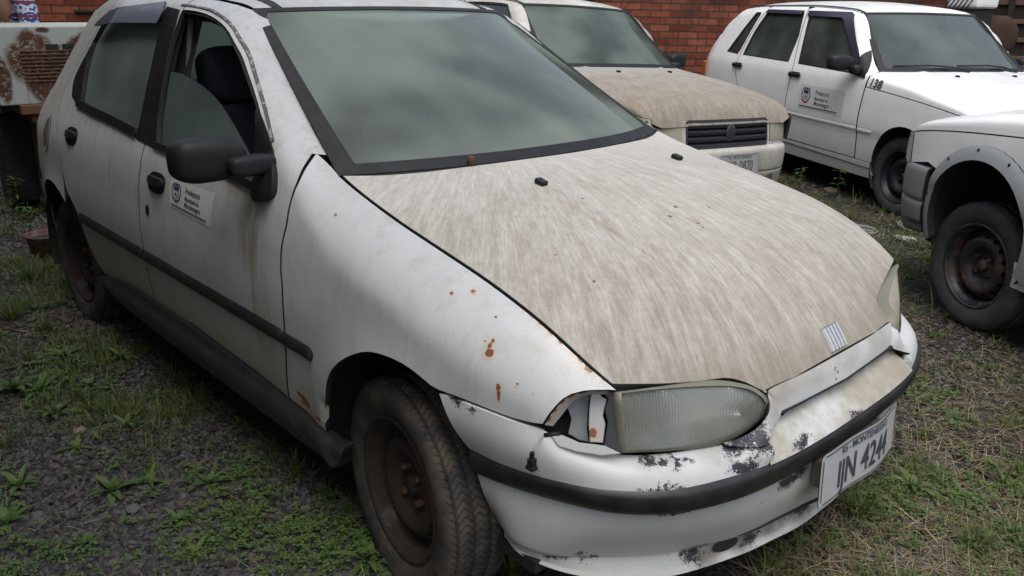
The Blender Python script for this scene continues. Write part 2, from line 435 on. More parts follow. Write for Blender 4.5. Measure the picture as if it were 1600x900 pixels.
def tyremat(name, mud=.5, col=(.030, .030, .032), mudcol=(.125, .098, .070)):
    m = M(name); x, y, z = m.xyz(m.obj); a = m.math('ARCTAN2', z, x)
    nz = m.noise(m.obj, 9, 6, .65); c = m.mix(m.noise(m.obj, 40, 4), tuple(q * .7 for q in col), tuple(q * 1.7 for q in col))
    c = m.mix(m.math('MULTIPLY', m.ramp(nz, .38, .72), mud), c, mudcol)
    w = m.math('SINE', m.math('MULTIPLY', m.math('ADD', a, m.math('MULTIPLY', m.math('SINE', m.math('MULTIPLY', y, 190)), .022)), 92)); sipe = m.ramp(w, .62, .9)
    r = m.math('SQRT', m.math('ADD', m.math('MULTIPLY', x, x), m.math('MULTIPLY', z, z))); tread = m.ramp(r, .2600, .2660)
    groove = m.math('MULTIPLY', sipe, tread)
    gpos = None
    for g in (-.062, -.021, .021, .062):
        k = m.ramp(m.math('ABSOLUTE', m.math('SUBTRACT', y, g)), .0035, .002); gpos = k if gpos is None else m.math('MAXIMUM', gpos, k)
    groove = m.math('MAXIMUM', groove, m.math('MULTIPLY', gpos, tread))
    rings = m.math('MULTIPLY', m.ramp(m.math('SINE', m.math('MULTIPLY', r, 900)), .4, .9), m.ramp(r, .252, .240, 0, .35))
    c = m.mix(m.math('MULTIPLY', groove, .5), c, (.008, .008, .008))
    nr = m.bump(m.math('SUBTRACT', rings, m.math('MULTIPLY', groove, m.ramp(m.noise(m.obj, 7, 3), .35, .6, .2, 1))), .0026, 1.0); nr = m.bump(m.noise(m.obj, 120, 4), .0008, .6, nr)
    return m.end(m.bsdf(c, .82, 0, .25, nr))
M_tyre = tyremat('muddy_tyre_rubber', .85); M_tyre2 = tyremat('worn_tyre_rubber', .35, (.035, .036, .037), (.11, .10, .085))
def ruststeel(name, base=(.03, .03, .034), rust=(.075, .032, .018), amt=.6):
    m = M(name); k = m.ramp(m.noise(m.obj, 16, 6, .7), .62 - amt * .35, .82 - amt * .35)
    c = m.mix(k, base, m.mix(m.noise(m.obj, 60, 4), tuple(q * .5 for q in rust), tuple(q * 1.7 for q in rust)))
    return m.end(m.bsdf(c, m.ramp(k, 0, 1, .38, .9), 0, .4, m.bump(m.noise(m.obj, 150, 4), .0006)))
M_rim = ruststeel('rusty_brown_steel_wheel', (.026, .019, .017), (.026, .016, .0125), .9); M_rim3 = ruststeel('half_rusted_steel_wheel', (.018, .02, .025), (.085, .045, .032), .50); M_rim2 = ruststeel('black_steel_wheel', (.016, .018, .023), (.075, .04, .03), .32)
M_rust = ruststeel('orange_rust', (.04, .02, .012), (.075, .036, .02), .8)
def glassmat(name, tint=(.60, .70, .66), dust=.35, dustcol=(.30, .33, .30), rough=.03, seed=0, edge=.0, patch=.5):
    m = M(name); P = m.map(m.obj, loc=(seed, 0, 0))
    lw = m.n('Fresnel'); lw.inputs[0].default_value = 1.5
    gl = m.n('BsdfGlossy'); gl.inputs['Roughness'].default_value = rough
    tr = m.n('BsdfTransparent'); tr.inputs[0].default_value = (*tint, 1)
    a = m.n('MixShader'); m.put(a.inputs[0], m.math('MINIMUM', m.math('MULTIPLY', lw.outputs[0], 1.4), 1.0)); m.t.links.new(tr.outputs[0], a.inputs[1]); m.t.links.new(gl.outputs[0], a.inputs[2])
    df = m.n('BsdfDiffuse'); n1 = m.noise(P, 2.2, 2, .5); n2 = m.noise(P, 30, 3, .6)
    c = m.mix(n1, tuple(q * .75 for q in dustcol), tuple(q * 1.25 for q in dustcol)); m.put(df.inputs[0], c)
    f = m.math('ADD', m.math('MULTIPLY', m.ramp(n1, .3, .7, 1 - patch, 1 + patch), dust), m.math('MULTIPLY', m.math('SUBTRACT', n2, .5), .16 * dust), clamp=True)
    tl = m.n('BsdfTranslucent'); m.put(tl.inputs[0], c); dm = m.n('MixShader'); dm.inputs[0].default_value = .4; m.t.links.new(df.outputs[0], dm.inputs[1]); m.t.links.new(tl.outputs[0], dm.inputs[2])
    b = m.n('MixShader'); m.put(b.inputs[0], f); m.t.links.new(a.outputs[0], b.inputs[1]); m.t.links.new(dm.outputs[0], b.inputs[2])
    return m.end(b.outputs[0])
M_wind = glassmat('dusty_windscreen_glass', (.62, .72, .68), .54, (.29, .34, .30), .05, patch=.55)
M_sideg = glassmat('green_side_glass', (.52, .64, .60), .42, (.25, .33, .30), .04, 3, patch=.25)
M_sideg_d = glassmat('dust_and_sheen_side_glass', (.30, .38, .35), .72, (.27, .335, .30), .06, 5, patch=.3)  # dust colour raised to stand in for pale reflections too

def hoodmat(name, white=.54, dcol=(.262, .232, .188), amt=.70, pts=(), ox=-.6, seed=0, dark=(.10, .085, .065)):
    m = M(name); x, y, z = m.xyz(m.obj); xx = m.math('ADD', x, -ox); a = m.math('ARCTAN2', y, xx)
    r = m.math('SQRT', m.math('ADD', m.math('MULTIPLY', xx, xx), m.math('MULTIPLY', y, y)))
    wv = m.math('MULTIPLY', m.noise(m.obj, 1.6, 2), .05)
    sv = m.comb(m.math('MULTIPLY', m.math('ADD', a, wv), 60), m.math('MULTIPLY', r, 9), seed)
    s1 = m.noise(sv, 1.0, 6, .68); sv2 = m.comb(m.math('MULTIPLY', m.math('ADD', a, wv), 190), m.math('MULTIPLY', r, 17), seed + 4); s2 = m.noise(sv2, 1.0, 5, .7)
    big = m.noise(m.map(m.obj, loc=(seed, 0, 0)), 3.0, 5, .6)
    s3 = m.noise(m.comb(m.math('MULTIPLY', m.math('ADD', a, wv), 24), m.math('MULTIPLY', r, 5), seed + 9), 1.0, 4, .6)
    f = m.math('ADD', m.math('ADD', m.math('MULTIPLY', s1, .34), m.math('MULTIPLY', s3, .30)), m.math('ADD', m.math('MULTIPLY', s2, .42), m.math('MULTIPLY', m.noise(m.obj, 40, 7, .8), .32)))
    k = m.ramp(f, .45, .86, amt - .68, amt + .16)
    k = m.math('ADD', m.math('ADD', k, m.math('ADD', m.ramp(x, .1, .68, -.05, .22), m.ramp(x, -.25, .05, -.22, 0))), m.ramp(m.math('MULTIPLY', y, -1), .1, .62, 0, .12), clamp=True)
    c = m.mix(k, (white, white * .965, white * .90), dcol)
    sv4 = m.comb(m.math('MULTIPLY', m.math('ADD', a, wv), 330), m.math('MULTIPLY', r, 24), seed + 2); s4 = m.noise(sv4, 1.0, 3, .6)
    k2 = m.math('MULTIPLY', m.ramp(s4, .62, .70), m.ramp(m.noise(m.obj, 14, 5, .7), .40, .60, 0, .80)); c = m.mix(k2, c, dark)
    c = m.mix(m.ramp(m.noise(m.obj, 170, 3), .66, .72, 0, .45), c, dark)
    front = m.math('MULTIPLY', m.ramp(m.math('ADD', z, m.math('MULTIPLY', s1, .05)), .745, .665), .45 if pts else 0)
    c = m.mix(front, c, (.20, .165, .12))
    if pts:
        c = m.mix(m.spots(pts, .5, 140), c, (.15, .06, .03))
    nr = m.bump(s2, .0005, .6)
    return m.end(m.bsdf(c, .62, 0, .3, nr))

# ---- empties
PAL = empty('hatchback_car', (0, 0, 0)); tag(PAL, 'dirty white hatchback with streaked bonnet and missing indicator lamp, filling the foreground', 'car')

# ---- side panels
def inset(poly, d):
    n = len(poly); A = sum(poly[i].x * poly[(i + 1) % n].y - poly[(i + 1) % n].x * poly[i].y for i in range(n)); s_ = 1 if A > 0 else -1; out = []
    for i in range(n):
        t1 = (poly[i] - poly[i - 1]).normalized(); t2 = (poly[(i + 1) % n] - poly[i]).normalized(); t = (t1 + t2)
        t = t.normalized() if t.length > 1e-3 else t1; out.append(poly[i] + Vector((-t.y, t.x)) * d * s_)
    return out
arch_f = [(684, 611), (640, 575), (600, 555), (565, 550), (530, 565), (512, 590), (508, 629), (513, 660)]
seam_f = [(491, 240), (476, 262), (463, 290), (453, 320), (448, 350), (442, 375), (439, 400), (439, 425), (441, 450), (444, 505), (447, 560), (449, 600), (452, 622)]
def shift(L, dx): return [Vector((p[0] + dx, p[1])) for p in L]
hoodedge_px = [(535, 275), (610, 336), (700, 396), (780, 451), (850, 506), (910, 561), (962, 607)]
E_hood = [Vector((x, zedge(x))) for x in lins(-.375, .53, 26)]
seamF = smooth(H2(*seam_f), 4); seamF[0] = Vector((seamF[0].x, min(seamF[0].y, zedge(seamF[0].x) - .004)))
fender_out = join([Vector((-.43, zedge(-.43) - .003))], [p - Vector((0, .003)) for p in E_hood], [Vector((.522, .692))],
                  smooth(H2((950, 609), (915, 610), (885, 619), (863, 640), (848, 662)), 4), smooth(H2((846, 663), (800, 652), (740, 629), (686, 609)), 4), smooth(H2(*arch_f), 4), H2((516, 671), (452, 621)),
                  shift(list(reversed(seamF)), .004)[1:])
both('front_wing', lambda: mkpanel(side, fender_out, s=.018), M_fend, PAL)
sB = -1.39
win_f = join(smooth(H2((247, 147), (258, 85), (270, 40), (277, 18)), 3), smooth(H2((283, 15), (305, 17), (330, 25), (352, 42), (370, 72), (385, 105), (400, 150), (412, 195), (424, 245), (431, 290)), 3), H2((426, 306), (402, 300), (330, 263), (262, 240), (239, 230)))
doorF = join([Vector((sB + .003, zedge(sB) - .01))], [Vector((x, zedge(x) - .004)) for x in lins(-1.3, -1.10, 6)] + [Vector((x, zedge(x) + (-.002 if x < -1.0 else .004))) for x in lins(-1.06, -.455, 20)], shift(seamF, -.004), H2((450, 619), (400, 579), (300, 505)), [Vector((sB + .003, .338))])
win_r = join(smooth(H2((112, 150), (116, 122), (136, 82), (158, 40), (168, 24)), 3), smooth(H2((182, 12), (220, 8), (257, 8)), 3), smooth(H2((252, 40), (235, 120), (213, 214)), 2), H2((170, 191), (122, 167)))
S1 = H2((184, 1), (150, 50), (112, 118), (97, 150), (90, 190), (92, 230), (98, 268))
arch_r = H2((104, 296), (120, 330), (135, 372), (150, 406), (164, 428))
doorR = join(smooth(S1, 3), smooth(arch_r, 3), [Vector((-1.9, .327)), Vector((sB - .003, .338)), Vector((sB - .003, zedge(sB) - .01))], [Vector((x, zedge(x) - .004)) for x in lins(-1.45, S1[0].x + .02, 10)])
# the pixels at the top of the picture end the rear door; keep its crown under the roof edge
quart = join([Vector((S1[0].x - .004, zedge(S1[0].x) - .004))], [Vector((x, zedge(x) - .004)) for x in lins(S1[0].x - .04, -2.42, 4)], [Vector((-2.60, 1.13)), Vector((-2.74, .98)), Vector((-2.83, .84)), Vector((-2.88, .70)), Vector((-2.89, .55))],
             [Vector((-2.70, .54))], [Vector((-2.361 + .335 * math.cos(a), .29 + .335 * math.sin(a))) for a in [rad(t) for t in range(140, 45, -12)]], shift(list(reversed(smooth(S1, 3))), -.004))
both('front_door_panel', lambda: mkpanel(side, doorF, [win_f], s=.02), M_door, PAL)[0].name = 'front_door'
both('rear_door', lambda: mkpanel(side, doorR, [win_r], s=.022), M_door, PAL)
both('rear_quarter_panel', lambda: mkpanel(side, quart, s=.025), M_quart, PAL)
# rear bumper corner and hatch
def rb(u, v):
    a = rad(90 * u / 6); x = -2.66 - .30 * math.sin(a) ** .8; y = .755 * math.cos(a) ** .45 if a < rad(89.9) else 0
    return Vector((x, -y * (1 - .05 * (1 - v)), .22 + .33 * v))
def rearbump():
    b = gridmesh(rb, lins(0, 6, 24), lins(0, 1, 7), flip=True); c = b.copy(); mirrory(c); addbm(b, c); bmesh.ops.remove_doubles(b, verts=b.verts, dist=.001); return b
obj('rear_bumper', rearbump(), M_quart, PAL)
def hatchf(u, v):
    z = .55 + .745 * u; xb = herm([.55, .70, .84, .98, 1.13, 1.295], [-2.89, -2.88, -2.83, -2.74, -2.60, -2.42])(z)
    yb = Ys(xb, z) * v; return Vector((xb - .05 * (1 - v * v), yb, z))
hw = [Vector(p) for p in ((.56, -.78), (.94, -.74), (.94, .74), (.56, .78))]
_b = mkpanel(lambda a, b: hatchf(a, b), [Vector(p) for p in ((0, -1), (1, -1), (1, 1), (0, 1))], [hw], s=.06, lip=False); bmesh.ops.recalc_face_normals(_b, faces=_b.faces)
tgo = obj('tailgate', _b, M_quart, PAL)
obj('rear_window', mkpanel(lambda a, b: hatchf(a, b) + Vector((.008, 0, 0)), inset(hw, -.03), s=.08, lip=False), M_sideg, tgo)
# inner shell so that gaps and openings read dark
def inner():
    o_ = [Vector((-2.9, .25)), Vector((-2.8, .8)), Vector((-2.55, 1.12))] + [Vector((x, zedge(x) - .03)) for x in lins(-2.42, .46, 40)] + [Vector((.33, .62)), Vector((.26, .60))]
    a1 = [Vector((.35 * math.cos(a), .28 + .35 * math.sin(a))) for a in [rad(t) for t in range(60, 181, 12)]]
    a2 = [Vector((-2.361 + .35 * math.cos(a), .28 + .35 * math.sin(a))) for a in [rad(t) for t in range(0, 181, 12)]]
    o2 = join(o_, a1, a2)
    g = lambda w, k: [Vector((p[0], p[1])) for p in w]
    b = mkpanel(lambda x, z: Vector((x, -(Ys(x, z) - .028), z)), o2, [g(win_f, 1), g(win_r, 1)], s=.05, lip=False); c = b.copy(); mirrory(c); addbm(b, c)
    box(b, (-1.2, 0, .24), (3.2, 1.40, .03)); box(b, (.20, 0, .50), (.60, 1.06, .34)); box(b, (-2.4, 0, .42), (.7, 1.1, .34))
    box(b, (-.26, 0, .56), (.06, 1.20, .60))
    return b
obj('inner_body', inner(), M_in, PAL)
# wheel wells
for cx in (0, -2.361):
    for sgn in (-1, 1):
        bm = bmesh.new(); G = []
        for k in range(25):
            a = rad(-20 + 220 * k / 24); G.append([bm.verts.new((cx + .352 * math.cos(a), sgn * yy, .285 + .352 * math.sin(a))) for yy in ((.58 if cx == 0 and a < rad(52) else .76), .48)])
        for k in range(24): bm.faces.new((G[k][0], G[k][1], G[k + 1][1], G[k + 1][0]))
        bm.faces.new([g[1] for g in G])
        obj('wheel_arch_liner', bm, M_in, PAL)
# sill skirts
def sillout(): return join(H2((164, 430), (200, 441), (300, 507), (400, 582), (514, 674)), H2((530, 688), (548, 694)), [Vector((-.235, .245)), Vector((-.28, .205)), Vector((-.40, .195)), Vector((-1.2, .20)), Vector((-1.75, .235)), Vector((-1.95, .29))])
def skirt(x, z):
    p = side(x, z); t = (z - .20) / .13; p.y -= .012 + .012 * math.sin(max(0, min(1, t)) * math.pi); return p
both('sill_skirt', lambda: mkpanel(skirt, sillout(), s=.02, depth=.03), M_faded, PAL)
# rubbing strips
def stripf(z0, z1, off=.014):
    def f(x, z):
        p = side(x, z); q = min(1, min(z - z0, z1 - z) / .012 + .0) if z1 > z0 else 1; p.y -= off * max(.1, q) ** .5; return p
    return f
for a, b, z0, z1 in ((-2.02, sB - .006, .512, .556), (sB + .004, -.452, .512, .556), (-.444, -.30, .511, .552)):
    out = [Vector((a, z0)), Vector((b - .01, z0)), Vector((b, z0 + .01)), Vector((b, z1 - .008)), Vector((b - .012, z1)), Vector((a, z1))]
    both('rubbing_strip', lambda: mkpanel(stripf(z0, z1), out, s=.009, depth=.014), M_strip, PAL)
# belt mouldings and window frames
def band(L, w, sgn=1):
    """closed strip of width w along polyline L, to its left"""
    L = [Vector(p) for p in L]; R_ = []
    for i, p in enumerate(L):
        t = (L[min(i + 1, len(L) - 1)] - L[max(0, i - 1)]).normalized(); R_.append(p + Vector((-t.y, t.x)) * w * sgn)
    return join(L, list(reversed(R_)))
beltF = H2((241, 231), (262, 240), (330, 263), (402, 301)); beltR = H2((121, 166), (170, 191), (213, 214))
both('belt_moulding', lambda: mkpanel(side, band(beltF, .020), s=.012, off=.010), M_black, PAL)
both('belt_moulding', lambda: mkpanel(side, band(beltR, .026), s=.012, off=.010), M_black, PAL)
sunk = lambda dd: (lambda x, z: Vector((x, -(Ys(x, z) - dd), z)))
both('window_frame', lambda: mkpanel(sunk(.006), inset(win_f, -.004), [inset(win_f, .010)], s=.012, depth=.03), M_black, PAL)
both('window_frame', lambda: mkpanel(sunk(.006), inset(win_r, -.004), [inset(win_r, .016)], s=.012, depth=.02), M_black, PAL)
# worn seal running round the front window frame
M_seal = M('peeling_window_seal'); k_ = M_seal.ramp(M_seal.noise(M_seal.obj, 45, 4, .7), .44, .48)
M_seal = M_seal.end(M_seal.bsdf(M_seal.mix(k_, (.30, .30, .28), (.09, .085, .08)), .7))
sealL = smooth(H2((283, 9), (306, 12), (334, 20), (357, 37), (376, 67), (391, 100), (405, 147), (415, 183), (425, 222)), 4)
both('window_seal', lambda: mkpanel(side, band(sealL, .0045), s=.005, off=.003, depth=.004), M_seal, PAL)
# B pillar black trims, rear of the rear window
bp = join(H2((262, 11), (281, 16), (275, 40), (264, 85), (253, 147), (247, 190), (246, 233)), H2((214, 217), (222, 180), (238, 105), (252, 40)))
both('pillar_trim', lambda: mkpanel(side, bp, s=.015, off=.004), M_black, PAL)
rq = join(H2((113, 150), (117, 125), (137, 84), (146, 66)), H2((140, 84), (132, 120), (126, 165)))
both('rear_window_corner_trim', lambda: mkpanel(side, rq, s=.012, off=.003), M_black, PAL)
# glass
both('rear_door_glass', lambda: mkpanel(sunk(.014), inset(win_r, .004), s=.03, lip=False), M_sideg_d, PAL)
lowglass = join(smooth(H2((240, 215), (250, 150), (258, 112)), 3), smooth(H2((259, 112), (276, 117), (300, 131), (324, 152), (345, 181), (364, 214), (384, 252), (402, 296)), 4), H2((330, 268), (240, 236)))
obj('front_door_glass', mkpanel(sunk(.020), lowglass, s=.02, depth=.004, rolled=.001), M_sideg, PAL)['label'] = 'side glass slipped half way down and tilted in its frame'
m_ = mkpanel(sunk(.02), inset(win_f, .003), s=.03, lip=False); mirrory(m_); obj('front_door_glass', m_, M_sideg, PAL)
# wind deflector above the rear window
vis = [hs(*p) for p in ((160, 40), (163, 34), (178, 17), (200, 10), (262, 2), (262, 14), (256, 36), (200, 35))]
vis = join(vis)
def visf(x, z):
    zt = zedge(x) - .02; q = max(0, (zt - z) / .08); return Vector((x, -(Ys(x, z) + .006 + .022 * q), z))
both('wind_deflector', lambda: mkpanel(visf, vis, s=.015, depth=.003, rolled=.001), M_visor, PAL)

# ---- bonnet
zc = herm([-.40, -.19, -.02, .2, .4, .55, .68], [.985, .974, .957, .914, .856, .790, .722])
E3 = [Vector((x, -yedge(x) + .0, zedge(x))) for x in lins(-.375, .53, 2)]
front_px = [(1325, 541, .64, 0.0), (1260, 578, .64, None), (1205, 603, .64, None), (1190, 600, .646, None), (1165, 593, .654, None), (1135, 588.5, .66, None), (1095, 590, .667, None), (1040, 597, .676, None), (966, 607, .688, None)]
fr = [at(u, v, 'z', z) for u, v, z, _ in front_px]; fr[0].y = 0.; fr[0].x = .674
cy_r = [0, .155, .29, .325, .36, .41, .475, .56, .65]
hoodcols = []
for j, F in enumerate(fr):
    s0 = cy_r[j]; x0 = -.19 - (.375 - .19) * (s0 / .65) ** 2 + .004
    col = []; K = 30
    y1 = abs(F.y)
    for i in range(K + 1):
        t = i / K; t = 1 - (1 - t) ** 1.5
        x = x0 + (F.x - x0) * t
        ye_ = yedge(x) - .002; y = s0 + (y1 - s0) * ((x - x0) / (F.x - x0)) ** 1.2
        if j == 8: y = ye_ if x < .52 else y1
        s = min(1, y / ye_); zz = zedge(x) + (zc(x) - zedge(x)) * (1 - s ** 2.5)
        # pressed crease that runs from the washer jets to the grille corners
        yc_ = .325 - .045 * (x / .66 if x > 0 else 0); dy = (y - yc_)
        if x > -.05: kk = min(1, (x + .05) / .25); tt_ = max(0, min(1, (dy + .008) / .035)); zz += kk * (-.015 * tt_ * tt_ * (3 - 2 * tt_) * max(0, 1 - max(0, dy - .03) / .22) + -.0075 * math.exp(-(dy / .020) ** 2) * 1.3 + .010 * math.exp(-((dy - .065) / .045) ** 2) + .004 * math.exp(-((dy + .05) / .03) ** 2))
        ztf = zedge(F.x) + (zc(F.x) - zedge(F.x)) * (1 - min(1, y1 / yedge(F.x)) ** 2.5)
        q = max(0, (x - (F.x - .34)) / .34)
        zz -= (ztf - F.z) * q ** 3.0
        if j == 8: zz = zedge(x)
        col.append(Vector((x, -y, zz)))
    hoodcols.append(col)
hf = lambda u, v: cr([cr(c, u) for c in hoodcols], v)
hp = []
def mkhood():
    b = gridmesh(hf, lins(0, 30, 70), lins(0, 8, 45), lip=False, flip=True); c = b.copy(); mirrory(c); addbm(b, c); bmesh.ops.remove_doubles(b, verts=b.verts, dist=.0006)
    bmesh.ops.recalc_face_normals(b, faces=b.faces)
    if sum(f.normal.z for f in b.faces) < 0: bmesh.ops.reverse_faces(b, faces=b.faces)
    flange(b, depth=.02, drop=.003, out=.002); return b
def hoodhit(u, v):
    z = .85
    for _ in range(40):
        p = at(u, v, 'z', z); s = min(1, abs(p.y) / max(.1, yedge(p.x))); zt = zedge(p.x) + (zc(p.x) - zedge(p.x)) * (1 - s ** 2.5)
        if p.x > .4: zt -= (.07) * (max(0, p.x - .41) / .26) ** 3
        z = z * .6 + zt * .4
    return at(u, v, 'z', z)
rh = []
for (u, v, r) in [(931, 520, .004), (922, 426, .003), (929, 437, .004), (910, 311, .0025), (868, 396, .0028), (945, 446, .002), (974, 557, .003), (995, 562, .004), (932, 508, .003), (1018, 427, .002), (1028, 433, .004), (1056, 323, .004), (1047, 338, .004), (1200, 438, .004), (1107, 323, .003),
                  (908, 375, .003), (1192, 415, .003), (1098, 355, .002), (980, 475, .002), (1126, 561, .003), (1144, 571, .004), (940, 553, .002), (1015, 620 - 20, .002), (1090, 349, .003)]:
    p = hoodhit(u, v); rh.append((p.x, p.y, p.z, r * 1.6))
M_hood = hoodmat('lichen_streaked_bonnet_paint', pts=rh)
obj('bonnet', mkhood(), M_hood, PAL)
for sgn in (-1, 1):
    p = Vector((-.025, sgn * .288, .950)); bm = bmesh.new(); box(bm, p + Vector((.0, 0, .004)), (.032, .022, .014), Matrix.Rotation(.22, 3, 'Y'), .005)
    obj('washer_jet', bm, M_black, PAL)

# ---- windscreen, cowl and roof
def WB(s): return Vector((-.388 + .19 * (1 - abs(s) ** 2.2), s * .65, .955 + .02 * (1 - s * s)))
def WT(s): return Vector((-1.066 + .10 * (1 - abs(s) ** 2.2), s * .50, 1.338 + .012 * (1 - s * s)))
def wf(t, s):
    p = WB(s).lerp(WT(s), t); n = Vector((.5, 0, .86)); return p + n * (.020 * math.sin(math.pi * max(0, min(1, t)))) * (1 - abs(s) ** 3)
def wfo(o): return lambda t, s: wf(t, s) + Vector((.49, 0, .86)) * o
def wt(x, z):   # for mkpanel in (s, t) space
    return wf(z, x)
outW = join([Vector((s, -.005)) for s in lins(-1.006, 1.006, 15)], [Vector((s, 1.0)) for s in lins(1.012, -1.012, 15)])
inW = join([Vector((s, .048 - .006 * (1 - s * s))) for s in lins(-.93, .93, 15)], smooth([(.935, .06), (.948, .3), (.958, .6), (.962, .94)], 3), [Vector((s, .972)) for s in lins(.945, -.945, 13)], smooth([(-.962, .94), (-.958, .6), (-.948, .3), (-.935, .06)], 3))
obj('windscreen', gridmesh(wf, lins(.03, .985, 12), lins(-.98, .98, 31), lip=False), M_wind, PAL)
obj('windscreen_surround', mkpanel(lambda s, t: wf(t, s) + Vector((.49, 0, .86)) * .003, outW, [inW], s=.03, depth=.012), M_black, PAL)
def rooff(u, v):    # u front to back, v across -1..1
    a = abs(v); xf = WT(v).x - .004; xr = -2.40 - .06 * (1 - a * a); x = xf + (xr - xf) * u; ye_ = yedge(x); ze = zedge(x)
    cz = herm([-2.65, -2.38, -2.0, -1.5, -1.2, -.95], [.035, .05, .062, .062, .045, .006])(x)
    return Vector((x, v * ye_, ze + .002 + cz * (1 - a ** 2.4) - (.004 * math.exp(-((a - .86) / .03) ** 2))))
obj('roof', gridmesh(rooff, lins(0, 1, 40), lins(-1, 1, 61), flip=False), M_roof, PAL)
for sgn in (-1, 1):
    obj('roof_moulding', gridmesh(lambda u, v: rooff(u, sgn * (.86 + .028 * v)) + Vector((0, 0, .003)), lins(.01, .97, 30), [-1, 0, 1], flip=sgn < 0, depth=.005), M_black, PAL)
# lower scuttle panel under the glass
obj('scuttle_panel', gridmesh(lambda u, v: (WB(v) + Vector((.05 * (1 - u), 0, -.03 * (1 - u)))), lins(0, 1, 4), lins(-.99, .99, 21), lip=False), M_black, PAL)
obj('wiper_spindle', (lambda b: b)(tube([WB(-.52) + Vector((0, 0, .0)), WB(-.52) + Vector((.006, 0, .022))], .009, 10)), M_rust, PAL)

# ---- front bumper
Zv = lambda L, z: [at(u, v, 'z', zz) for (u, v), zz in zip(L, z if hasattr(z, '__len__') else [z] * 9)]
T_ = Zv([(735, 700), (785, 724), (860, 748), (950, 765), (1050, 765), (1150, 742), (1215, 718), (1275, 686), (1331, 645)], .5)
B_ = Zv([(745, 737), (795, 757), (870, 780), (960, 800), (1050, 800), (1140, 780), (1210, 750), (1275, 712), (1335, 668)], .437)
for R_ in (T_, B_): R_[8].y = 0
T_[8].x = .732; B_[8].x = .722; T_[7].x = .729; B_[7].x = .717
top = Zv([(688, 614), (742, 634), (802, 657), (850, 671), (885, 693), (970, 709), (1060, 704), (1130, 686), (1200, 690)], [.611, .617, .613, .603, .575, .552, .546, .545, .542])
# columns of the body above the strip: from the arch to the point where the nose piece ends
def tcurve(R_): return lambda t: cr(R_, t)
def nearest(R_, p):
    best = min(((cr(R_, k / 40) - p).xy.length, k / 40) for k in range(0, 321)); return best[1]
tp = [nearest(T_, p) for p in top]; tp[0] = 0
def upper(u, v):     # u 0..8 along, v 0 strip .. 1 top edge
    i = min(7, int(u)); f = u - i; tt = tp[i] + (tp[i + 1] - tp[i]) * f; a = cr(T_, tt); b = cr(top, u)
    p = a.lerp(b, v); out = (a - Vector((0, 0, 0))).xy.normalized(); bul = .012 * math.sin(math.pi * v) + .004
    return p + Vector((out.x * bul, out.y * bul, .010 * math.sin(math.pi * v) ** 1.0 if i > 2 else 0))
rpc = []
ch = []
for (u, v, z, r, st) in [(1150, 694, .545, .055, .6), (1182, 688, .55, .055, .9), (1015, 724, .54, .035, .2), (1050, 721, .54, .03, .25), (930, 706, .58, .02, .6), (1160, 730, .51, .05, .3), (1250, 690, .51, .05, .3), (1320, 640, .505, .05, .3), (1030, 765, .5, .06, .25),
                         (700, 622, .61, .03, .4), (740, 640, .61, .03, .3), (1230, 752, .41, .06, .45), (1190, 775, .39, .03, .5), (1250, 735, .42, .04, .8), (1090, 870, .26, .05, .6), (1180, 850, .25, .06, .5), (1260, 800, .26, .06, .5), (870, 870, .27, .03, .4), (915, 870, .28, .012, 2),
                         (1300, 582, .6, .018, .6), (1270, 595, .6, .010, .6), (800, 755, .43, .02, .3), (1060, 805, .43, .04, .25), (1335, 560, .615, .008, .6)]:
    p = at(u, v, 'z', z); ch.append((p.x, p.y, p.z, r, st))
p = at(922, 843, 'z', .33); ch.append((p.x, p.y, p.z, .011, .8))
gr_ = [(*at(u, v, 'z', z), r, k, (.13, .11, .09)) for u, v, z, r, k in ((1110, 872, .25, .07, .8), (1165, 848, .25, .07, .85), (1215, 825, .25, .07, .85), (1262, 800, .25, .08, .85), (1320, 750, .25, .09, .8), (1230, 760, .40, .04, .4), (1140, 650, .60, .03, .4))] + [(*at(u, v, 'z', z), r, k, (.25, .22, .17)) for u, v, z, r, k in ((1215, 612, .63, .10, .5), (1245, 600, .63, .09, .45), (1285, 580, .63, .10, .5), (1330, 555, .63, .10, .5), (1375, 525, .63, .10, .55), (1200, 640, .6, .07, .5), (1120, 708, .54, .07, .5), (1020, 722, .54, .08, .35))]
M_bump = paint('peeling_white_bumper_paint', .54, .35, .2, chips=ch, rough=.42, seed=4, grime=gr_)
chs = [(.66, -.1, .55, .03)] + [c for c in ch if c[2] > .49]
M_lipgap = 0
M_shelf = paint('dirty_cream_bumper_top', .60, .55, .0, chips=[c for c in ch if c[2] < .525 and c[2] > .49], rough=.6, seed=11, film=.85)
both('bumper_upper_cover', lambda: gridmesh(upper, lins(0, 8, 70), lins(0, 1, 10), flip=False, depth=.02), [M_bump, M_bump], PAL)
# shelf between the nose bar and the strip
def shelf(u, v):   # u: 0 = V tip .. 1 centre ; v 0 strip .. 1 back edge
    tt = tp[8] - .12 + (8 - tp[8] + .12) * u; a = cr(T_, min(8, tt)); back = Vector((.655 + .005 * u, 0, .566 - .0 * u)); yb = abs(a.y) * (1 - .16 * v)
    x = a.x + (back.x - a.x) * v - .0; x0 = min(a.x, x)
    z = .503 + (.068) * v ** .8
    return Vector((x0 + .010 * (1 - v), -yb, z))
def mkshelf():
    b = gridmesh(shelf, lins(0, 1, 30), lins(0, 1, 12), lip=False); c = b.copy(); mirrory(c); addbm(b, c); bmesh.ops.remove_doubles(b, verts=b.verts, dist=.0008); bmesh.ops.recalc_face_normals(b, faces=b.faces)
    if sum(f.normal.z for f in b.faces) < 0: bmesh.ops.reverse_faces(b, faces=b.faces)
    flange(b, depth=.02); return b
obj('bumper_shelf', mkshelf(), M_shelf, PAL)
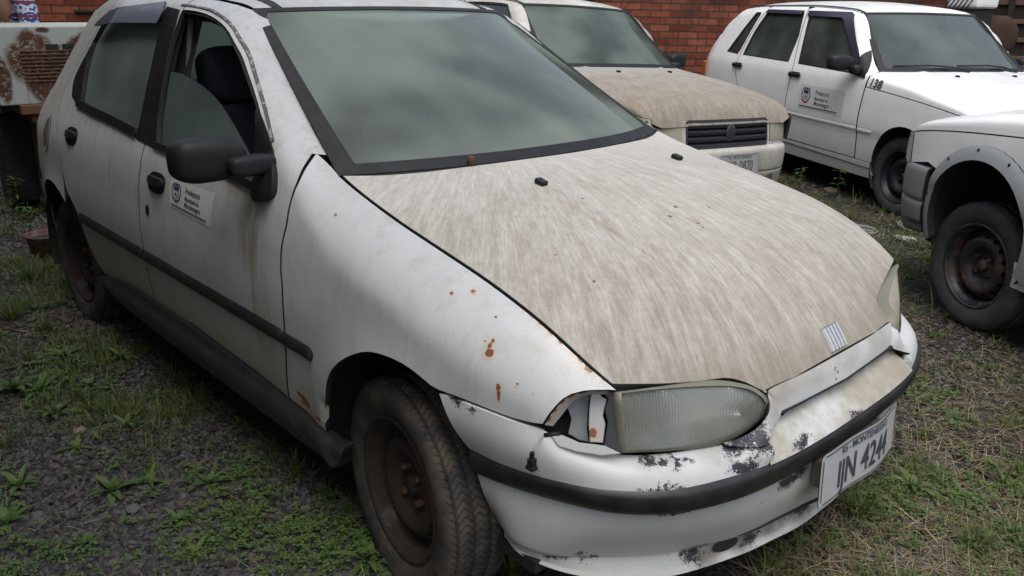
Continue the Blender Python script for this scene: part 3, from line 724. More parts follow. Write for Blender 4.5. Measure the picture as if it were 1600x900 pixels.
# rubber strip round the bumper
def full(R_):
    L = [p.copy() for p in R_]; L[-1].y = 0; return L + [Vector((p.x, -p.y, p.z)) for p in reversed(L[:-1])]
TF, BF = full(T_), full(B_)
def outn(p):
    n = Vector(((p.x - .0) * 1.0 + .0, p.y * .55, 0)); return n.normalized()
def strp(u, v):
    a = cr(TF, u) + Vector((0, 0, .002)); b = cr(BF, u); p = a.lerp(b, v); n = outn(p)
    return p + n * (.016 * (max(0, math.sin(math.pi * v)) ** .45) + .004) + Vector((0, 0, 0))
obj('bumper_strip', gridmesh(strp, lins(0, 16, 110), lins(0, 1, 11), depth=.02, flip=True), M_strip, PAL)
# lower cover
zb = [.255, .25, .24, .235, .23, .225, .22, .22, .22]
BT = Zv([(790, 838), (815, 866), (880, 893), (960, 905), (1050, 899), (1150, 868), (1205, 843), (1240, 822), (1262, 808)], zb); BT[8].y = 0; BT[7].y = -.10; BT[8].x = BT[7].x = .69; BT[7].x = .688
CR = Zv([(770, 800), (800, 842), (850, 862), (916, 866), (1064, 860), (1152, 836), (1220, 805), (1250, 790), (1285, 772)], [.32, .30, .292, .288, .285, .285, .285, .285, .285]); CR[8].y = 0; CR[8].x = .708
CR[4] = at(1030, 862, 'z', .286)
MD = [B_[i].lerp(CR[i], .5) + outn(B_[i]) * .008 for i in range(9)]
LIP = [p - outn(p) * .004 for p in BT]
TK = [Vector((p.x - .08 * abs(outn(p).x), p.y - .08 * outn(p).y, p.z - .004)) for p in BT]
rows = [full(R_) for R_ in (B_, MD, CR, [CR[i].lerp(BT[i], .35) - outn(BT[i]) * .012 for i in range(9)], [CR[i].lerp(BT[i], .8) - outn(BT[i]) * .006 for i in range(9)], BT, TK)]
lowf = netfn(rows)
b_ = gridmesh(lowf, lins(0, 6, 44), lins(0, 16, 140), depth=.02)
obj('bumper_lower_cover', b_, [M_bump, M_bump], PAL)
# fog lamp hole, lower intake
fh = at(1128, 846, 'z', .262); fh += outn(fh) * .006
bm = bmesh.new(); n_ = outn(fh)
for k, (rx, dd) in enumerate(((.034, .004), (.026, -.0015))):
    pass
ringo = [fh + Vector((n_.y * -1, n_.x, 0)) * (.036 * math.cos(a)) + Vector((0, 0, 1)) * (.017 * math.sin(a)) + Vector((n_.y * -1, n_.x, 0)) * 0 + n_ * .006 + Vector((0, 0, 0)) for a in lins(0, 2 * math.pi, 25)[:-1]]
bm.faces.new([bm.verts.new(p) for p in ringo]); bmesh.ops.recalc_face_normals(bm, faces=bm.faces)
obj('fog_lamp_hole', bm, M_in, PAL)

# ---- nose bar (painted surround between bonnet and bumper, forking round the lamps)
# rings along the bar from the centre to the V corner then down the leg
barT = [at(1325, 543, 'z', .636), at(1260, 581, 'z', .636), at(1207, 606, 'z', .636), at(1200, 616, 'z', .625), at(1203, 632, 'z', .612), at(1199, 650, 'z', .592), at(1180, 671, 'z', .566), at(1152, 686, 'z', .554), at(1130, 692, 'z', .551)]
barB = [at(1331, 585, 'z', .583), at(1262, 622, 'z', .583), at(1232, 637, 'z', .583), at(1222, 643, 'z', .582), at(1217, 655, 'z', .572), at(1208, 672, 'z', .560), at(1197, 694, 'z', .546), at(1172, 699, 'z', .543), at(1134, 697, 'z', .547)]
for q in (barT, barB): q[0].y = 0
barT[0].x = .677; barB[0].x = .701
def barf(u, v):
    a, b = cr(barT, u), cr(barB, u); p = a.lerp(b, v); return p + Vector((.8, -.3 * (1 if u > .2 else 0), .4)) * (.004 * math.sin(math.pi * v))
def mkbar():
    b = gridmesh(barf, lins(0, 8, 60), lins(0, 1, 9), lip=False); c = b.copy(); mirrory(c); addbm(b, c); bmesh.ops.remove_doubles(b, verts=b.verts, dist=.0008); bmesh.ops.recalc_face_normals(b, faces=b.faces)
    if sum(f.normal.x for f in b.faces) < 0: bmesh.ops.reverse_faces(b, faces=b.faces)
    flange(b, depth=.025); return b
obj('grille_surround', mkbar(), M_bump, PAL)
obj('grille_slot', boxbm((.635, 0, .575), (.05, .62, .05)), M_in, PAL)

obj('grille_slot_shade', tube([cr(barB, u) + Vector((.000, 0, -.0035)) for u in lins(.0, 3.1, 16)], [.0022 + .0035 * (u / 3.1) ** 2 for u in lins(0, 3.1, 16)], 8), M_in, PAL)  # solid dark tubes put in for the shade of the slot
obj('grille_slot_shade', tube([Vector((q.x, -q.y, q.z - .0035)) for q in [cr(barB, u) for u in lins(0, 3.1, 16)]], [.0022 + .0055 * (u / 3.1) ** 2 for u in lins(0, 3.1, 16)], 8), M_in, PAL)
_c = full(CR); obj('lip_shade_line', tube([cr(_c, u) + Vector((.001, 0, -.003)) for u in lins(5.0, 11.0, 40)], [.0006 + .0036 * math.sin(math.pi * k / 39) ** .5 for k in range(40)], 8), M_in, PAL)  # dark tube laid along the crease as its shade line
# ---- headlamps
LT = [at(u, v, 'z', z) for u, v, z in ((964, 613, .686), (1040, 604, .674), (1100, 598, .664), (1135, 598, .657), (1170, 605, .647), (1190, 617, .632), (1197, 627, .616))]
LB = [at(u, v, 'z', z) for u, v, z in ((971, 706, .567), (1040, 703, .557), (1100, 695, .552), (1140, 685, .552), (1170, 668, .562), (1190, 650, .582), (1197, 630, .611))]
def lampf(u, v):
    a, b = cr(LT, u), cr(LB, u); p = a.lerp(b, v); w = (b - a).length; n = Vector((.72, -.45, .5)).normalized(); return p + n * (.09 * w * math.sin(math.pi * v) * (1 if True else 0) * min(1, .35 + u))
m = M('ribbed_headlamp_glass'); x, y, z = m.xyz(m.obj); t_ = m.math('ADD', m.math('MULTIPLY', x, .6), m.math('MULTIPLY', y, .8))
rib = m.math('SINE', m.math('MULTIPLY', t_, 900)); regn = m.ramp(m.noise(m.map(m.obj, scale=(1, 1, 1)), 6, 1), .35, .65)
gl = m.n('BsdfGlossy'); gl.inputs['Roughness'].default_value = .12; nb = m.bump(m.math('MULTIPLY', rib, regn), .0016, 1); m.put(gl.inputs['Normal'], nb)
tr = m.n('BsdfTransparent'); tr.inputs[0].default_value = (.80, .82, .78, 1); mx = m.n('MixShader'); mx.inputs[0].default_value = .16
m.t.links.new(tr.outputs[0], mx.inputs[1]); m.t.links.new(gl.outputs[0], mx.inputs[2]); df = m.n('BsdfDiffuse'); m.put(df.inputs[0], m.mix(m.noise(m.obj, 12, 4), (.30, .31, .28), (.36, .37, .345))); m.put(df.inputs[1], .3); m.put(df.inputs['Normal'], nb)
mx2 = m.n('MixShader'); m.put(mx2.inputs[0], m.ramp(m.noise(m.obj, 5, 2), .3, .7, .38, .50)); m.t.links.new(mx.outputs[0], mx2.inputs[1]); m.t.links.new(df.outputs[0], mx2.inputs[2]); M_lens = m.end(mx2.outputs[0])
M_refl = simple('lamp_reflector', (.55, .56, .55), .28, .85, nsc=5); M_bez = simple('yellowed_lamp_housing', (.16, .155, .115), .5, bump=.0003)
def lampback(u, v): return lampf(u, v) - Vector((.72, -.45, .5)).normalized() * (.03 + .05 * math.sin(math.pi * v) * math.sin(math.pi * u / 6.001))
def mkring():
    b = bmesh.new(); ring = [(u, 0) for u in lins(0, 6, 30)] + [(6, v) for v in (.25, .5, .75)] + [(u, 1) for u in lins(6, 0, 30)] + [(0, v) for v in (.8, .6, .4, .2)]
    pts = [lampf(*q) + Vector((.002, -.0015, .001)) for q in ring]; c = sum(pts, Vector()) / len(pts); n = len(pts)
    fo = [b.verts.new(p + (p - c).normalized() * .0045) for p in pts]; fi = [b.verts.new(p + (c - p).normalized() * (.007) + Vector((.004, -.002, .002))) for p in pts]; bk = [b.verts.new(p + (p - c).normalized() * .0045 - Vector((.72, -.45, .5)) * .055) for p in pts]
    for i in range(n):
        j = (i + 1) % n
        b.faces.new((fo[i], fo[j], fi[j], fi[i])).smooth = True; b.faces.new((bk[i], bk[j], fo[j], fo[i])).smooth = True
    bmesh.ops.recalc_face_normals(b, faces=b.faces); return b
def mklens(): return gridmesh(lampf, lins(0, 6, 40), lins(0, 1, 14), lip=False)
for mir in (0, 1):
    for nm, fn, mt in (('lens', mklens, M_lens), ('reflector', lambda: gridmesh(lampback, lins(0.02, 5.98, 24), lins(0.02, .98, 10), lip=False), M_refl), ('bezel', mkring, M_bez)):
        b = fn()
        if mir: mirrory(b)
        if nm == 'lens': hl = obj('headlamp', b, simple('dust_caked_lens', (.34, .31, .25), .6) if mir else mt, PAL)
        else: obj(nm, b, mt, hl)
# ---- empty indicator bay beside the near lamp
M_bayw = paint('grimy_white_inner_panel', .45, .9, 0, rough=.6, seed=3, rustpts=[(.50, -.62, .625, .010), (.52, -.64, .64, .006), (.53, -.63, .60, .012), (.50, -.66, .595, .01)])
def depthpoly(px, dd, z0=None):
    """panel set dd metres behind the line of the lamp face, outlined where it shows in the bay"""
    n = Vector((.62, -.70, .35)).normalized(); o = Vector((.50, -.70, .65)) - n * dd; res = []
    for (u, v) in px:
        d = ray(u, v); t = (o - CAM).dot(n) / d.dot(n); res.append(CAM + d * t)
    return res, n
def slab(px, dd, th=.008):
    P_, n = depthpoly(px, dd); b = bmesh.new(); A = [b.verts.new(p) for p in P_]; B = [b.verts.new(p - n * th) for p in P_]; k = len(A)
    b.faces.new(A); b.faces.new(list(reversed(B)))
    for i in range(k): b.faces.new((A[i], A[(i + 1) % k], B[(i + 1) % k], B[i]))
    bmesh.ops.recalc_face_normals(b, faces=b.faces); bmesh.ops.bevel(b, geom=[e for e in b.edges if abs((e.verts[0].co - e.verts[1].co).dot(n)) < 1e-4], offset=.0015, segments=2, affect='EDGES'); return b
bay = empty('indicator_bay', (0, 0, 0)); bay.parent = PAL; bay['label'] = 'empty indicator opening with bare metal and rust inside'
for nm, px, dd, mt in (('bay_back', [(830, 590), (985, 590), (985, 720), (830, 720)], .11, M_in), ('inner_wing_metal', [(862, 625), (884, 614), (922, 612), (919, 640), (917, 670), (920, 691), (905, 688), (888, 678), (893, 655), (888, 640), (875, 632)], .07, simple('bare_grey_panel', (.22, .235, .25), .5, nsc=12)),
                       ('bracket', [(924, 611), (937, 611), (940, 620), (948, 624), (944, 638), (942, 650), (946, 662), (942, 692), (922, 691), (920, 665), (921, 640)], .045, M_bayw),
                       ('lamp_back', [(938, 609), (962, 609), (972, 707), (944, 697), (950, 660), (945, 640), (951, 624)], .035, simple('dark_lamp_casing', (.025, .027, .035), .45)),
                       ('lower_ledge', [(858, 676), (880, 681), (905, 692), (945, 697), (970, 709), (940, 712), (900, 706), (872, 697)], .028, M_bayw)):
    obj(nm, slab(px, dd), mt, bay)
rimL = smooth([Vector(p) for p in [(950, 611), (915, 612), (887, 621), (866, 641), (851, 664)]], 5)
P1, n1 = depthpoly([(p.x, p.y) for p in rimL], .004); P2, _ = depthpoly([(q[0], q[1]) for q in smooth([Vector(p) for p in [(948, 616), (918, 617), (895, 628), (879, 647), (864, 666)]], 5)], .03)
b = bmesh.new(); A = [b.verts.new(p) for p in P1]; B = [b.verts.new(p) for p in P2]
for i in range(len(A) - 1): b.faces.new((A[i], A[i + 1], B[i + 1], B[i])).smooth = True
obj('wing_edge_flange', b, paint('beige_rusty_flange', .42, .9, 0, rough=.6, rustpts=[(P1[k].x, P1[k].y, P1[k].z, .008) for k in (2, 6, 9, 12, 15, 18)]), bay)
# dangling indicator plug
wp = [at(875, 677, 'z', .60), at(850, 680, 'y', -.735), at(838, 692, 'y', -.765), at(833, 708, 'y', -.775), at(832, 712, 'y', -.777)]
cb = empty('indicator_lead', wp[0]); cb.parent = PAL
def rel(o, c): return o
M_wire = simple('pale_wire', (.30, .31, .32), .5); w_ = obj('wire', tube([p - wp[0] for p in smooth(wp[1:], 6)], .0016, 6), M_wire, cb)
obj('wire_sleeve', tube([wp[0] - wp[0], wp[1] - wp[0]], .0045, 8), M_black, cb)
pl = at(831, 722, 'y', -.782); bm = bmesh.new(); box(bm, pl - wp[0] + Vector((0, 0, -.004)), (.014, .014, .024), None, .002); box(bm, pl - wp[0] + Vector((0, 0, .012)), (.008, .008, .02), None, .002); box(bm, pl - wp[0] + Vector((0, 0, -.012)), (.020, .016, .008), None, .002)
obj('plug', bm, M_black, cb)

# ---- badge of five slanted bars
bd = empty('badge', (0, 0, 0)); bd.parent = PAL
def hood_at(y, t):     # follow the bonnet nose at width y ; t 0 top .. 1 bottom of badge
    v = 0
    u = 26.1 + 3.1 * t
    cols = hoodcols; lo = abs(y); vv = 0
    for k in range(400):
        if abs(hf(u, k / 50).y) >= lo: vv = k / 50; break
    p = hf(u, vv); return Vector((p.x, y, p.z))
def badge_bar(y0, w, off, mat, name, t0=0, t1=1):
    b = bmesh.new(); G = []
    for t in lins(t0, t1, 9):
        r = []
        yy = y0 + .006 * (1 - t)
        p = hood_at(yy, t); p2 = hood_at(yy, min(1, t + .05)); tt = (hood_at(yy, t + .06) - hood_at(yy, t - .06)).normalized(); n = Vector((-tt.z, 0, tt.x)); n = n if n.x > 0 else -n; n.normalize()
        for k, (dy, h) in enumerate(((-w / 2, 0), (-w / 2 * .8, off), (w / 2 * .8, off), (w / 2, 0))): r.append(b.verts.new(p + Vector((0, dy, 0)) + n * h))
        G.append(r)
    for i in range(8):
        for k in range(3): b.faces.new((G[i][k], G[i][k + 1], G[i + 1][k + 1], G[i + 1][k]))
    b.faces.new(G[0]); b.faces.new(list(reversed(G[-1]))); bmesh.ops.recalc_face_normals(b, faces=b.faces); return obj(name, b, mat, bd)
badge_bar(0, .072, .003, M_badgedark, 'badge_plate')
for k in range(5): badge_bar(-.030 + .015 * k, .0082, .0085, M_chrome, 'badge_bar', .02, .98)

# ---- number plate
def bplate(name, parent, text, cap, w=.40, h=.13, txt=(.05, .05, .07), paintc=(.40, .42, .44), bend=.0):
    pm = simple(name + '_enamel', paintc, .45, nsc=14, var=.12, bump=.0008, bsc=25, dust=.35, dustcol=(.33, .29, .22)); e = empty(name, (0, 0, 0)); e.parent = parent
    def f(p): return Vector((-bend * (abs(p.x) / (w / 2)) ** 2 + p.z + .004 * math.sin(p.x * 23), p.x, p.y))
    b = mkpanel(lambda x, z: f(Vector((x, z, 0))), join(*[[Vector((sx * (w / 2 - .012) + .012 * math.cos(a), sy * (h / 2 - .012) + .012 * math.sin(a))) for a in [rad(q) for q in range(a0, a0 + 91, 30)]] for sx, sy, a0 in ((1, 1, 0), (-1, 1, 90), (-1, -1, 180), (1, -1, 270))]), s=.02, depth=.002, rolled=.001)
    obj('plate_sheet', b, pm, e)
    tm = simple(name + '_letters', txt, .5)
    d = bmesh.new(); t = textmesh(text, h * .72, .0012, .74, align='CENTER'); addbm(d, t, lambda c: f(Vector((c.x, c.y - h * .10, .0022)))); obj('plate_number', d, tm, e)
    d = bmesh.new(); t = textmesh(cap, h * .19, .0004, 1.0, align='CENTER'); addbm(d, t, lambda c: f(Vector((c.x, c.y + h * .35, .0022)))); obj('plate_caption', d, tm, e)
    # raised border
    d = bmesh.new()
    for (cx, cy, sx, sy) in ((0, h / 2 - .006, w - .03, .003), (0, -h / 2 + .006, w - .03, .003), (w / 2 - .007, 0, .003, h - .03), (-w / 2 + .007, 0, .003, h - .03)):
        n = 12
        for k in range(n):
            xa, xb = cx - sx / 2 + sx * k / n, cx - sx / 2 + sx * (k + 1) / n
            q = [d.verts.new(f(Vector(c))) for c in ((xa, cy - sy / 2, .0018), (xb, cy - sy / 2, .0018), (xb, cy + sy / 2, .0018), (xa, cy + sy / 2, .0018))]; d.faces.new(q)
    obj('plate_border', d, tm, e)
    return e
pe = bplate('number_plate', PAL, 'IJN 4244', 'RS - MONTENEGRO', bend=.012); pe.location = (.768, .012, .408); pe.rotation_euler = (rad(0), rad(-4), 0)
M_brk = simple('plate_bracket_metal', (.12, .11, .09), .6)
obj('plate_bracket', boxbm((.735, .0, .405), (.03, .30, .07), None, .006), M_brk, PAL)

# ---- door mirror
def superell(c, s, p=3.2, n=24, m_=16, fn=None):
    b = bmesh.new(); G = []
    sg = lambda v, e: math.copysign(abs(v) ** e, v)
    for i in range(m_ + 1):
        ph = -math.pi / 2 + math.pi * i / m_; row = []
        for k in range(n):
            th = 2 * math.pi * k / n; q = Vector((sg(math.cos(ph), 2 / p) * sg(math.cos(th), 2 / p) * s[0] / 2, sg(math.cos(ph), 2 / p) * sg(math.sin(th), 2 / p) * s[1] / 2, sg(math.sin(ph), 2 / p) * s[2] / 2))
            if fn: q = fn(q)
            row.append(b.verts.new(q + Vector(c)))
        G.append(row)
    for i in range(m_):
        for k in range(n): b.faces.new((G[i][k], G[i][(k + 1) % n], G[i + 1][(k + 1) % n], G[i + 1][k])).smooth = True
    bmesh.ops.remove_doubles(b, verts=b.verts, dist=1e-5); bmesh.ops.recalc_face_normals(b, faces=b.faces)
    for f in b.faces: f.smooth = True
    return b
def mirror_parts():
    tri = join(smooth(H2((403, 166), (412, 185), (424, 222), (435, 258), (437, 285), (433, 303), (420, 313), (408, 311), (401, 298)), 4), H2((400, 250), (401, 200)))
    base = mkpanel(lambda x, z: side(x, z) - Vector((0, .004 + .03 * max(0, 1 - math.hypot(x + .56, z - .91) / .085) ** .6, 0)), tri, s=.01, depth=.02)
    def shp(q): # taper towards the door and lean
        t = (q.y + .115) / .23; return Vector((q.x * (1 - .15 * t) - .03 * (1 - t) - .01, q.y, q.z * (1 - .30 * max(0, t - .35)) - .004 * t))
    hs_m = superell((-.608, -.882, .985), (.098, .188, .114), 3.4, 32, 20, shp)
    arm = superell((-.578, -.792, .968), (.060, .13, .052), 4.0, 24, 16)
    return base, hs_m, arm
mb, mh, ma = mirror_parts(); mb2, mh2, ma2 = mirror_parts()
for b in (mb2, mh2, ma2): mirrory(b)
for base, hsg, arm in ((mb, mh, ma),):   # the far mirror is missing from the car
    o = obj('door_mirror', hsg, M_black, PAL); obj('mirror_base', base, M_black, o); obj('mirror_arm', arm, M_black, o)
# ---- handles, lock, fuel flap, side repeater
def handle(cx, cz, w=.128, h=.066, rot=-.18):
    def f(x, z): return side(cx + x * math.cos(rot) - z * math.sin(rot), cz + x * math.sin(rot) * 0 + z)
    ov = [Vector((w / 2 * math.copysign(abs(math.cos(a)) ** .75, math.cos(a)), h / 2 * math.copysign(abs(math.sin(a)) ** .75, math.sin(a)))) for a in lins(0, 2 * math.pi, 29)[:-1]]
    plate = mkpanel(lambda x, z: f(x, z) + Vector((0, -.004 + .0, 0)), ov, s=.01, depth=.01)
    gr = [Vector((p.x * .93, p.y * .42 + .008)) for p in ov]
    grip = mkpanel(lambda x, z: f(x, z) - Vector((0, .010 + .010 * max(0, 1 - (x / (w / 2)) ** 2), 0)), gr, s=.008, depth=.012, rolled=.004)
    return plate, grip
for (cx, cz) in ((-1.243, .806), (-2.083, .843)):
    for mir in (0, 1):
        a, b = handle(cx, cz)
        if mir: mirrory(a); mirrory(b)
        o = obj('door_handle', a, M_black, PAL); obj('grip', b, M_strip, o)
lk = hs(231, 328); ov = [Vector((lk.x + .011 * math.cos(a), lk.y + .017 * math.sin(a))) for a in lins(0, 2 * math.pi, 17)[:-1]]
obj('door_lock', mkpanel(side, ov, s=.006, off=.004), M_black, PAL)
fl = hs(72, 208); ov = [Vector((fl.x + .058 * math.cos(a), fl.y + .072 * math.sin(a))) for a in lins(0, 2 * math.pi, 33)[:-1]]
ring = [Vector((fl.x + .048 * math.cos(a), fl.y + .061 * math.sin(a))) for a in lins(0, 2 * math.pi, 33)[:-1]]
obj('fuel_flap_ring', mkpanel(side, ov, [ring], s=.012, off=.003, depth=.01), M_quart, PAL)
obj('fuel_flap', mkpanel(side, ring, s=.012, off=.001, depth=.001), simple('dark_fuel_recess', (.10, .11, .12), .5), PAL)
# ---- door sticker
M_stk = simple('sticker_white_vinyl', (.60, .61, .60), .4, nsc=10, var=.05); M_ink = simple('sticker_dark_print', (.03, .033, .04), .5); M_navy = simple('crest_navy', (.03, .04, .16), .5); M_red = simple('crest_red', (.35, .04, .04), .5); M_grn = simple('crest_green', (.04, .10, .05), .5)
def sticker(parent, f, w, h, inv=False):
    """f(x, z, lift) maps sticker coordinates to the door"""
    e = empty('door_sticker', (0, 0, 0)); e.parent = parent
    b = mkpanel(lambda x, z: f(x, z, .0012), [Vector(p) for p in ((-w / 2, -h / 2), (w / 2, -h / 2), (w / 2, h / 2), (-w / 2, h / 2))], s=.03, lip=False); obj('vinyl_sheet', b, M_stk, e)
    d = bmesh.new()
    for t, yy, sz in (('Prefeitura', .235, .26), ('Municipal de', .0, .20), ('Montenegro', -.20, .235)):
        addbm(d, textmesh(t, h * sz, .0004, .86), lambda c: f(c.x - w * .13, c.y + h * yy, .0022))
    obj('lettering', d, M_ink, e)
    d = bmesh.new()
    for zz, th, x0, x1 in ((-.375, .018, -.46, .40), (-.43, .007, -.46, .40)):
        n = 14
        for k in range(n):
            xa, xb = w * (x0 + (x1 - x0) * k / n), w * (x0 + (x1 - x0) * (k + 1) / n); q = [d.verts.new(f(a, c, .0022)) for a, c in ((xa, h * (zz - th)), (xb, h * (zz - th)), (xb, h * (zz + th)), (xa, h * (zz + th)))]; d.faces.new(q)
    obj('underline', d, M_ink, e)
    cx, cz, R0 = -w * .34, h * .10, h * .30
    def blob(nm, pts, mt, lift=.0022):
        d = bmesh.new(); vs = [d.verts.new(f(cx + p[0] * R0, cz + p[1] * R0, lift)) for p in pts]; d.faces.new(vs); d.normal_update(); obj(nm, d, mt, e)
    def arc(a0, a1, r0, r1, n=12): return [(r1 * math.cos(rad(a)), r1 * math.sin(rad(a)) * 1.15) for a in lins(a0, a1, n)] + [(r0 * math.cos(rad(a)), r0 * math.sin(rad(a)) * 1.15) for a in lins(a1, a0, n)]
    blob('crest_wreath', arc(-50, 60, .80, 1.0), M_grn); blob('crest_wreath', arc(120, 230, .80, 1.0), M_grn)
    blob('crest_ribbon', arc(215, 325, .78, 1.02), M_red)
    blob('crest_shield', [(-.52, .62), (.52, .62), (.52, -.1), (.36, -.52), (0, -.72), (-.36, -.52), (-.52, -.1)], M_ink, .0022)
    blob('crest_shield_field', [(-.45, .1), (.45, .1), (.42, -.15), (.28, -.46), (0, -.62), (-.28, -.46), (-.42, -.15)], M_stk, .0030)
    blob('crest_shield_band', [(-.44, .16), (.44, .16), (.44, .55), (-.44, .55)], M_navy, .0030)
    blob('crest_figure', [(-.25, -.3), (-.1, .0), (0, -.2), (.1, .0), (.25, -.3), (0, -.45)], M_ink, .0036)
    blob('crest_crown', [(-.4, .72), (.4, .72), (.45, 1.0), (.2, .85), (0, 1.05), (-.2, .85), (-.45, 1.0)], M_ink, .0022)
sa, sb, sc_, sd_ = hs(268, 277), hs(337, 302), hs(329, 356), hs(266, 322)
def stf(x, z, l):
    u = x / .30 + .5; v = z / .115 + .5; p = (sd_ * (1 - u) + sc_ * u) * (1 - v) + (sa * (1 - u) + sb * u) * v
    q = side(p.x, p.y); q.y -= l; return q
sticker(PAL, stf, .30, .115)

# ---- wheels
def wheelset(parent, loc, steer=0, flat=.018, tm=None, rm=None, side_=1, R=.28, scale=1, lettering=False):
    tm = tm or M_tyre; rm = rm or M_rim
    prof = [(-.060, .176), (-.068, .184), (-.078, .205), (-.083, .228), (-.081, .248), (-.076, .260), (-.069, .2695), (-.064, .2735)]
    for g in (-.062, -.021, .021, .062):
        prof += [(g - .004, .2795 - abs(g) * .09), (g - .003, .272), (g + .003, .272), (g + .004, .2795 - abs(g) * .09)]
    prof = prof[:8] + [q for q in prof[8:]]
    prof += [(.069, .2695), (.076, .260), (.081, .248), (.083, .228), (.078, .205), (.068, .184), (.060, .176)]
    fl_ = -(R - flat)
    def sq(p, a, y, r):
        if p.z < fl_ + .045:
            k = (fl_ + .045 - p.z) / .045; p.y *= 1 + .10 * min(1, k) * (flat > .012)
        if p.z < fl_: p.z = fl_
        return p
    e = empty('wheel', loc); e.parent = parent; e.rotation_euler = (0, 0, steer + (math.pi if side_ < 0 else 0)); e.scale = (scale,) * 3
    obj('tyre', lathe(prof, 160, sq), tm, e)
    rp = [(-.058, .186), (-.068, .186), (-.073, .181), (-.072, .176), (-.062, .171), (-.052, .169), (-.044, .160), (-.03, .157), (.02, .150), (.06, .152)]
    obj('rim', lathe(rp, 96), rm, e)
    dep = herm([.02, .045, .060, .085, .105, .122, .140, .157], [-.018, -.018, -.020, -.042, -.050, -.042, -.020, -.006])
    holes = [[Vector((.1285 * math.cos(b) + q * math.cos(b) * .0075 * 1 - w * math.sin(b) * .0105, .1285 * math.sin(b) + q * math.sin(b) * .0075 + w * math.cos(b) * .0105)) for q, w in [(math.cos(c), math.sin(c)) for c in lins(0, 2 * math.pi, 13)[:-1]]] for b in [2 * math.pi * k / 16 for k in range(16)]]
    disc = [Vector((.156 * math.cos(a), .156 * math.sin(a))) for a in lins(0, 2 * math.pi, 97)[:-1]]
    b = mkpanel(lambda x, z: Vector((x, dep(math.hypot(x, z)), z)), disc, holes, s=.0085, depth=.004, rolled=.001)
    obj('wheel_disc', b, rm, e)
    hb = lathe([(-.040, .0), (-.040, .018), (-.036, .024), (-.022, .026), (-.016, .030)], 24); obj('hub_cap', hb, rm, e)
    for k in range(4):
        a = rad(45 + 90 * k); c = Vector((.049 * math.cos(a), -.030, .049 * math.sin(a))); b = lathe([(-.012, 0), (-.012, .008), (-.004, .010), (.012, .011), (.016, .016)], 6); bmesh.ops.translate(b, vec=c, verts=b.verts)
        for f in b.faces: f.smooth = False
        obj('wheel_bolt', b, M_rust if rm is M_rim else rm, e)
    bk = lathe([(.02, 0), (.02, .150)], 32); obj('brake_backplate', bk, M_in, e)
    return e
wheelset(PAL, (0, -.692, .262), rad(-9)); wheelset(PAL, (0, .692, .262), rad(-9), side_=-1)
wheelset(PAL, (-2.361, -.672, .262), 0); wheelset(PAL, (-2.361, .672, .262), 0, side_=-1)

# ---- cabin
def seat(x, y, sc=1):
    e = empty('seat', (x, y, .0)); e.parent = PAL
    for nm, c, s, r in (('cushion', (0, 0, .42), (.50, .48, .16), 0), ('backrest', (-.30, 0, .72), (.15, .46, .58), -.30), ('headrest', (-.405, 0, 1.10), (.11, .27, .20), -.25)):
        b = superell((0, 0, 0), s, 3.6, 28, 18); bmesh.ops.rotate(b, matrix=Matrix.Rotation(r, 3, 'Y'), verts=b.verts); bmesh.ops.translate(b, vec=Vector(c), verts=b.verts); obj(nm, b, M_seat, e)
seat(-1.12, -.36); seat(-1.12, .36)
e = empty('seat', (-1.95, 0, 0)); e.parent = PAL
for nm, c, s, r in (('cushion', (0, 0, .42), (.46, 1.20, .16), 0), ('backrest', (-.28, 0, .70), (.14, 1.20, .52), -.30)):
    b = superell((0, 0, 0), s, 5, 28, 18); bmesh.ops.rotate(b, matrix=Matrix.Rotation(r, 3, 'Y'), verts=b.verts); bmesh.ops.translate(b, vec=Vector(c), verts=b.verts); obj(nm, b, M_seat, e)
b = superell((-.50, 0, .82), (.42, 1.34, .20), 4, 28, 18); obj('dashboard', b, M_blackin, PAL)
st = [Vector((-.78 + .055 * math.sin(a), .36 + .18 * math.cos(a), .86 + .17 * math.sin(a))) for a in lins(0, 2 * math.pi, 33)]
b = tube(st, .013, 10, caps=False); tube([(-.60, .36, .82), (-.76, .36, .86)], .035, 12, bm=b); tube([(-.78, .19, .86), (-.78, .53, .86)], .012, 8, bm=b); obj('steering_wheel', b, M_blackin, PAL)
obj('headliner', gridmesh(lambda u, v: rooff(.02 + .95 * u, v * .95) - Vector((0, 0, .035)), lins(0, 1, 12), lins(-1, 1, 13), lip=False), simple('grey_headliner', (.16, .16, .15), .9), PAL)
for sgn in (-1, 1):
    obj('inner_pillar', gridmesh(lambda u, v: Vector((-1.30 - .02 * u - .16 * v, sgn * (.735 - .19 * u) - sgn * .025 * math.sin(math.pi * v), .80 + .52 * u)), lins(0, 1, 8), lins(0, 1, 7), lip=False), M_blackin, PAL)
    obj('seat_belt', tube([(-1.40, sgn * .63, .80), (-1.41, sgn * .585, 1.1), (-1.42, sgn * .55, 1.30)], .010, 6), simple('grey_belt_webbing', (.10, .105, .11), .8), PAL)

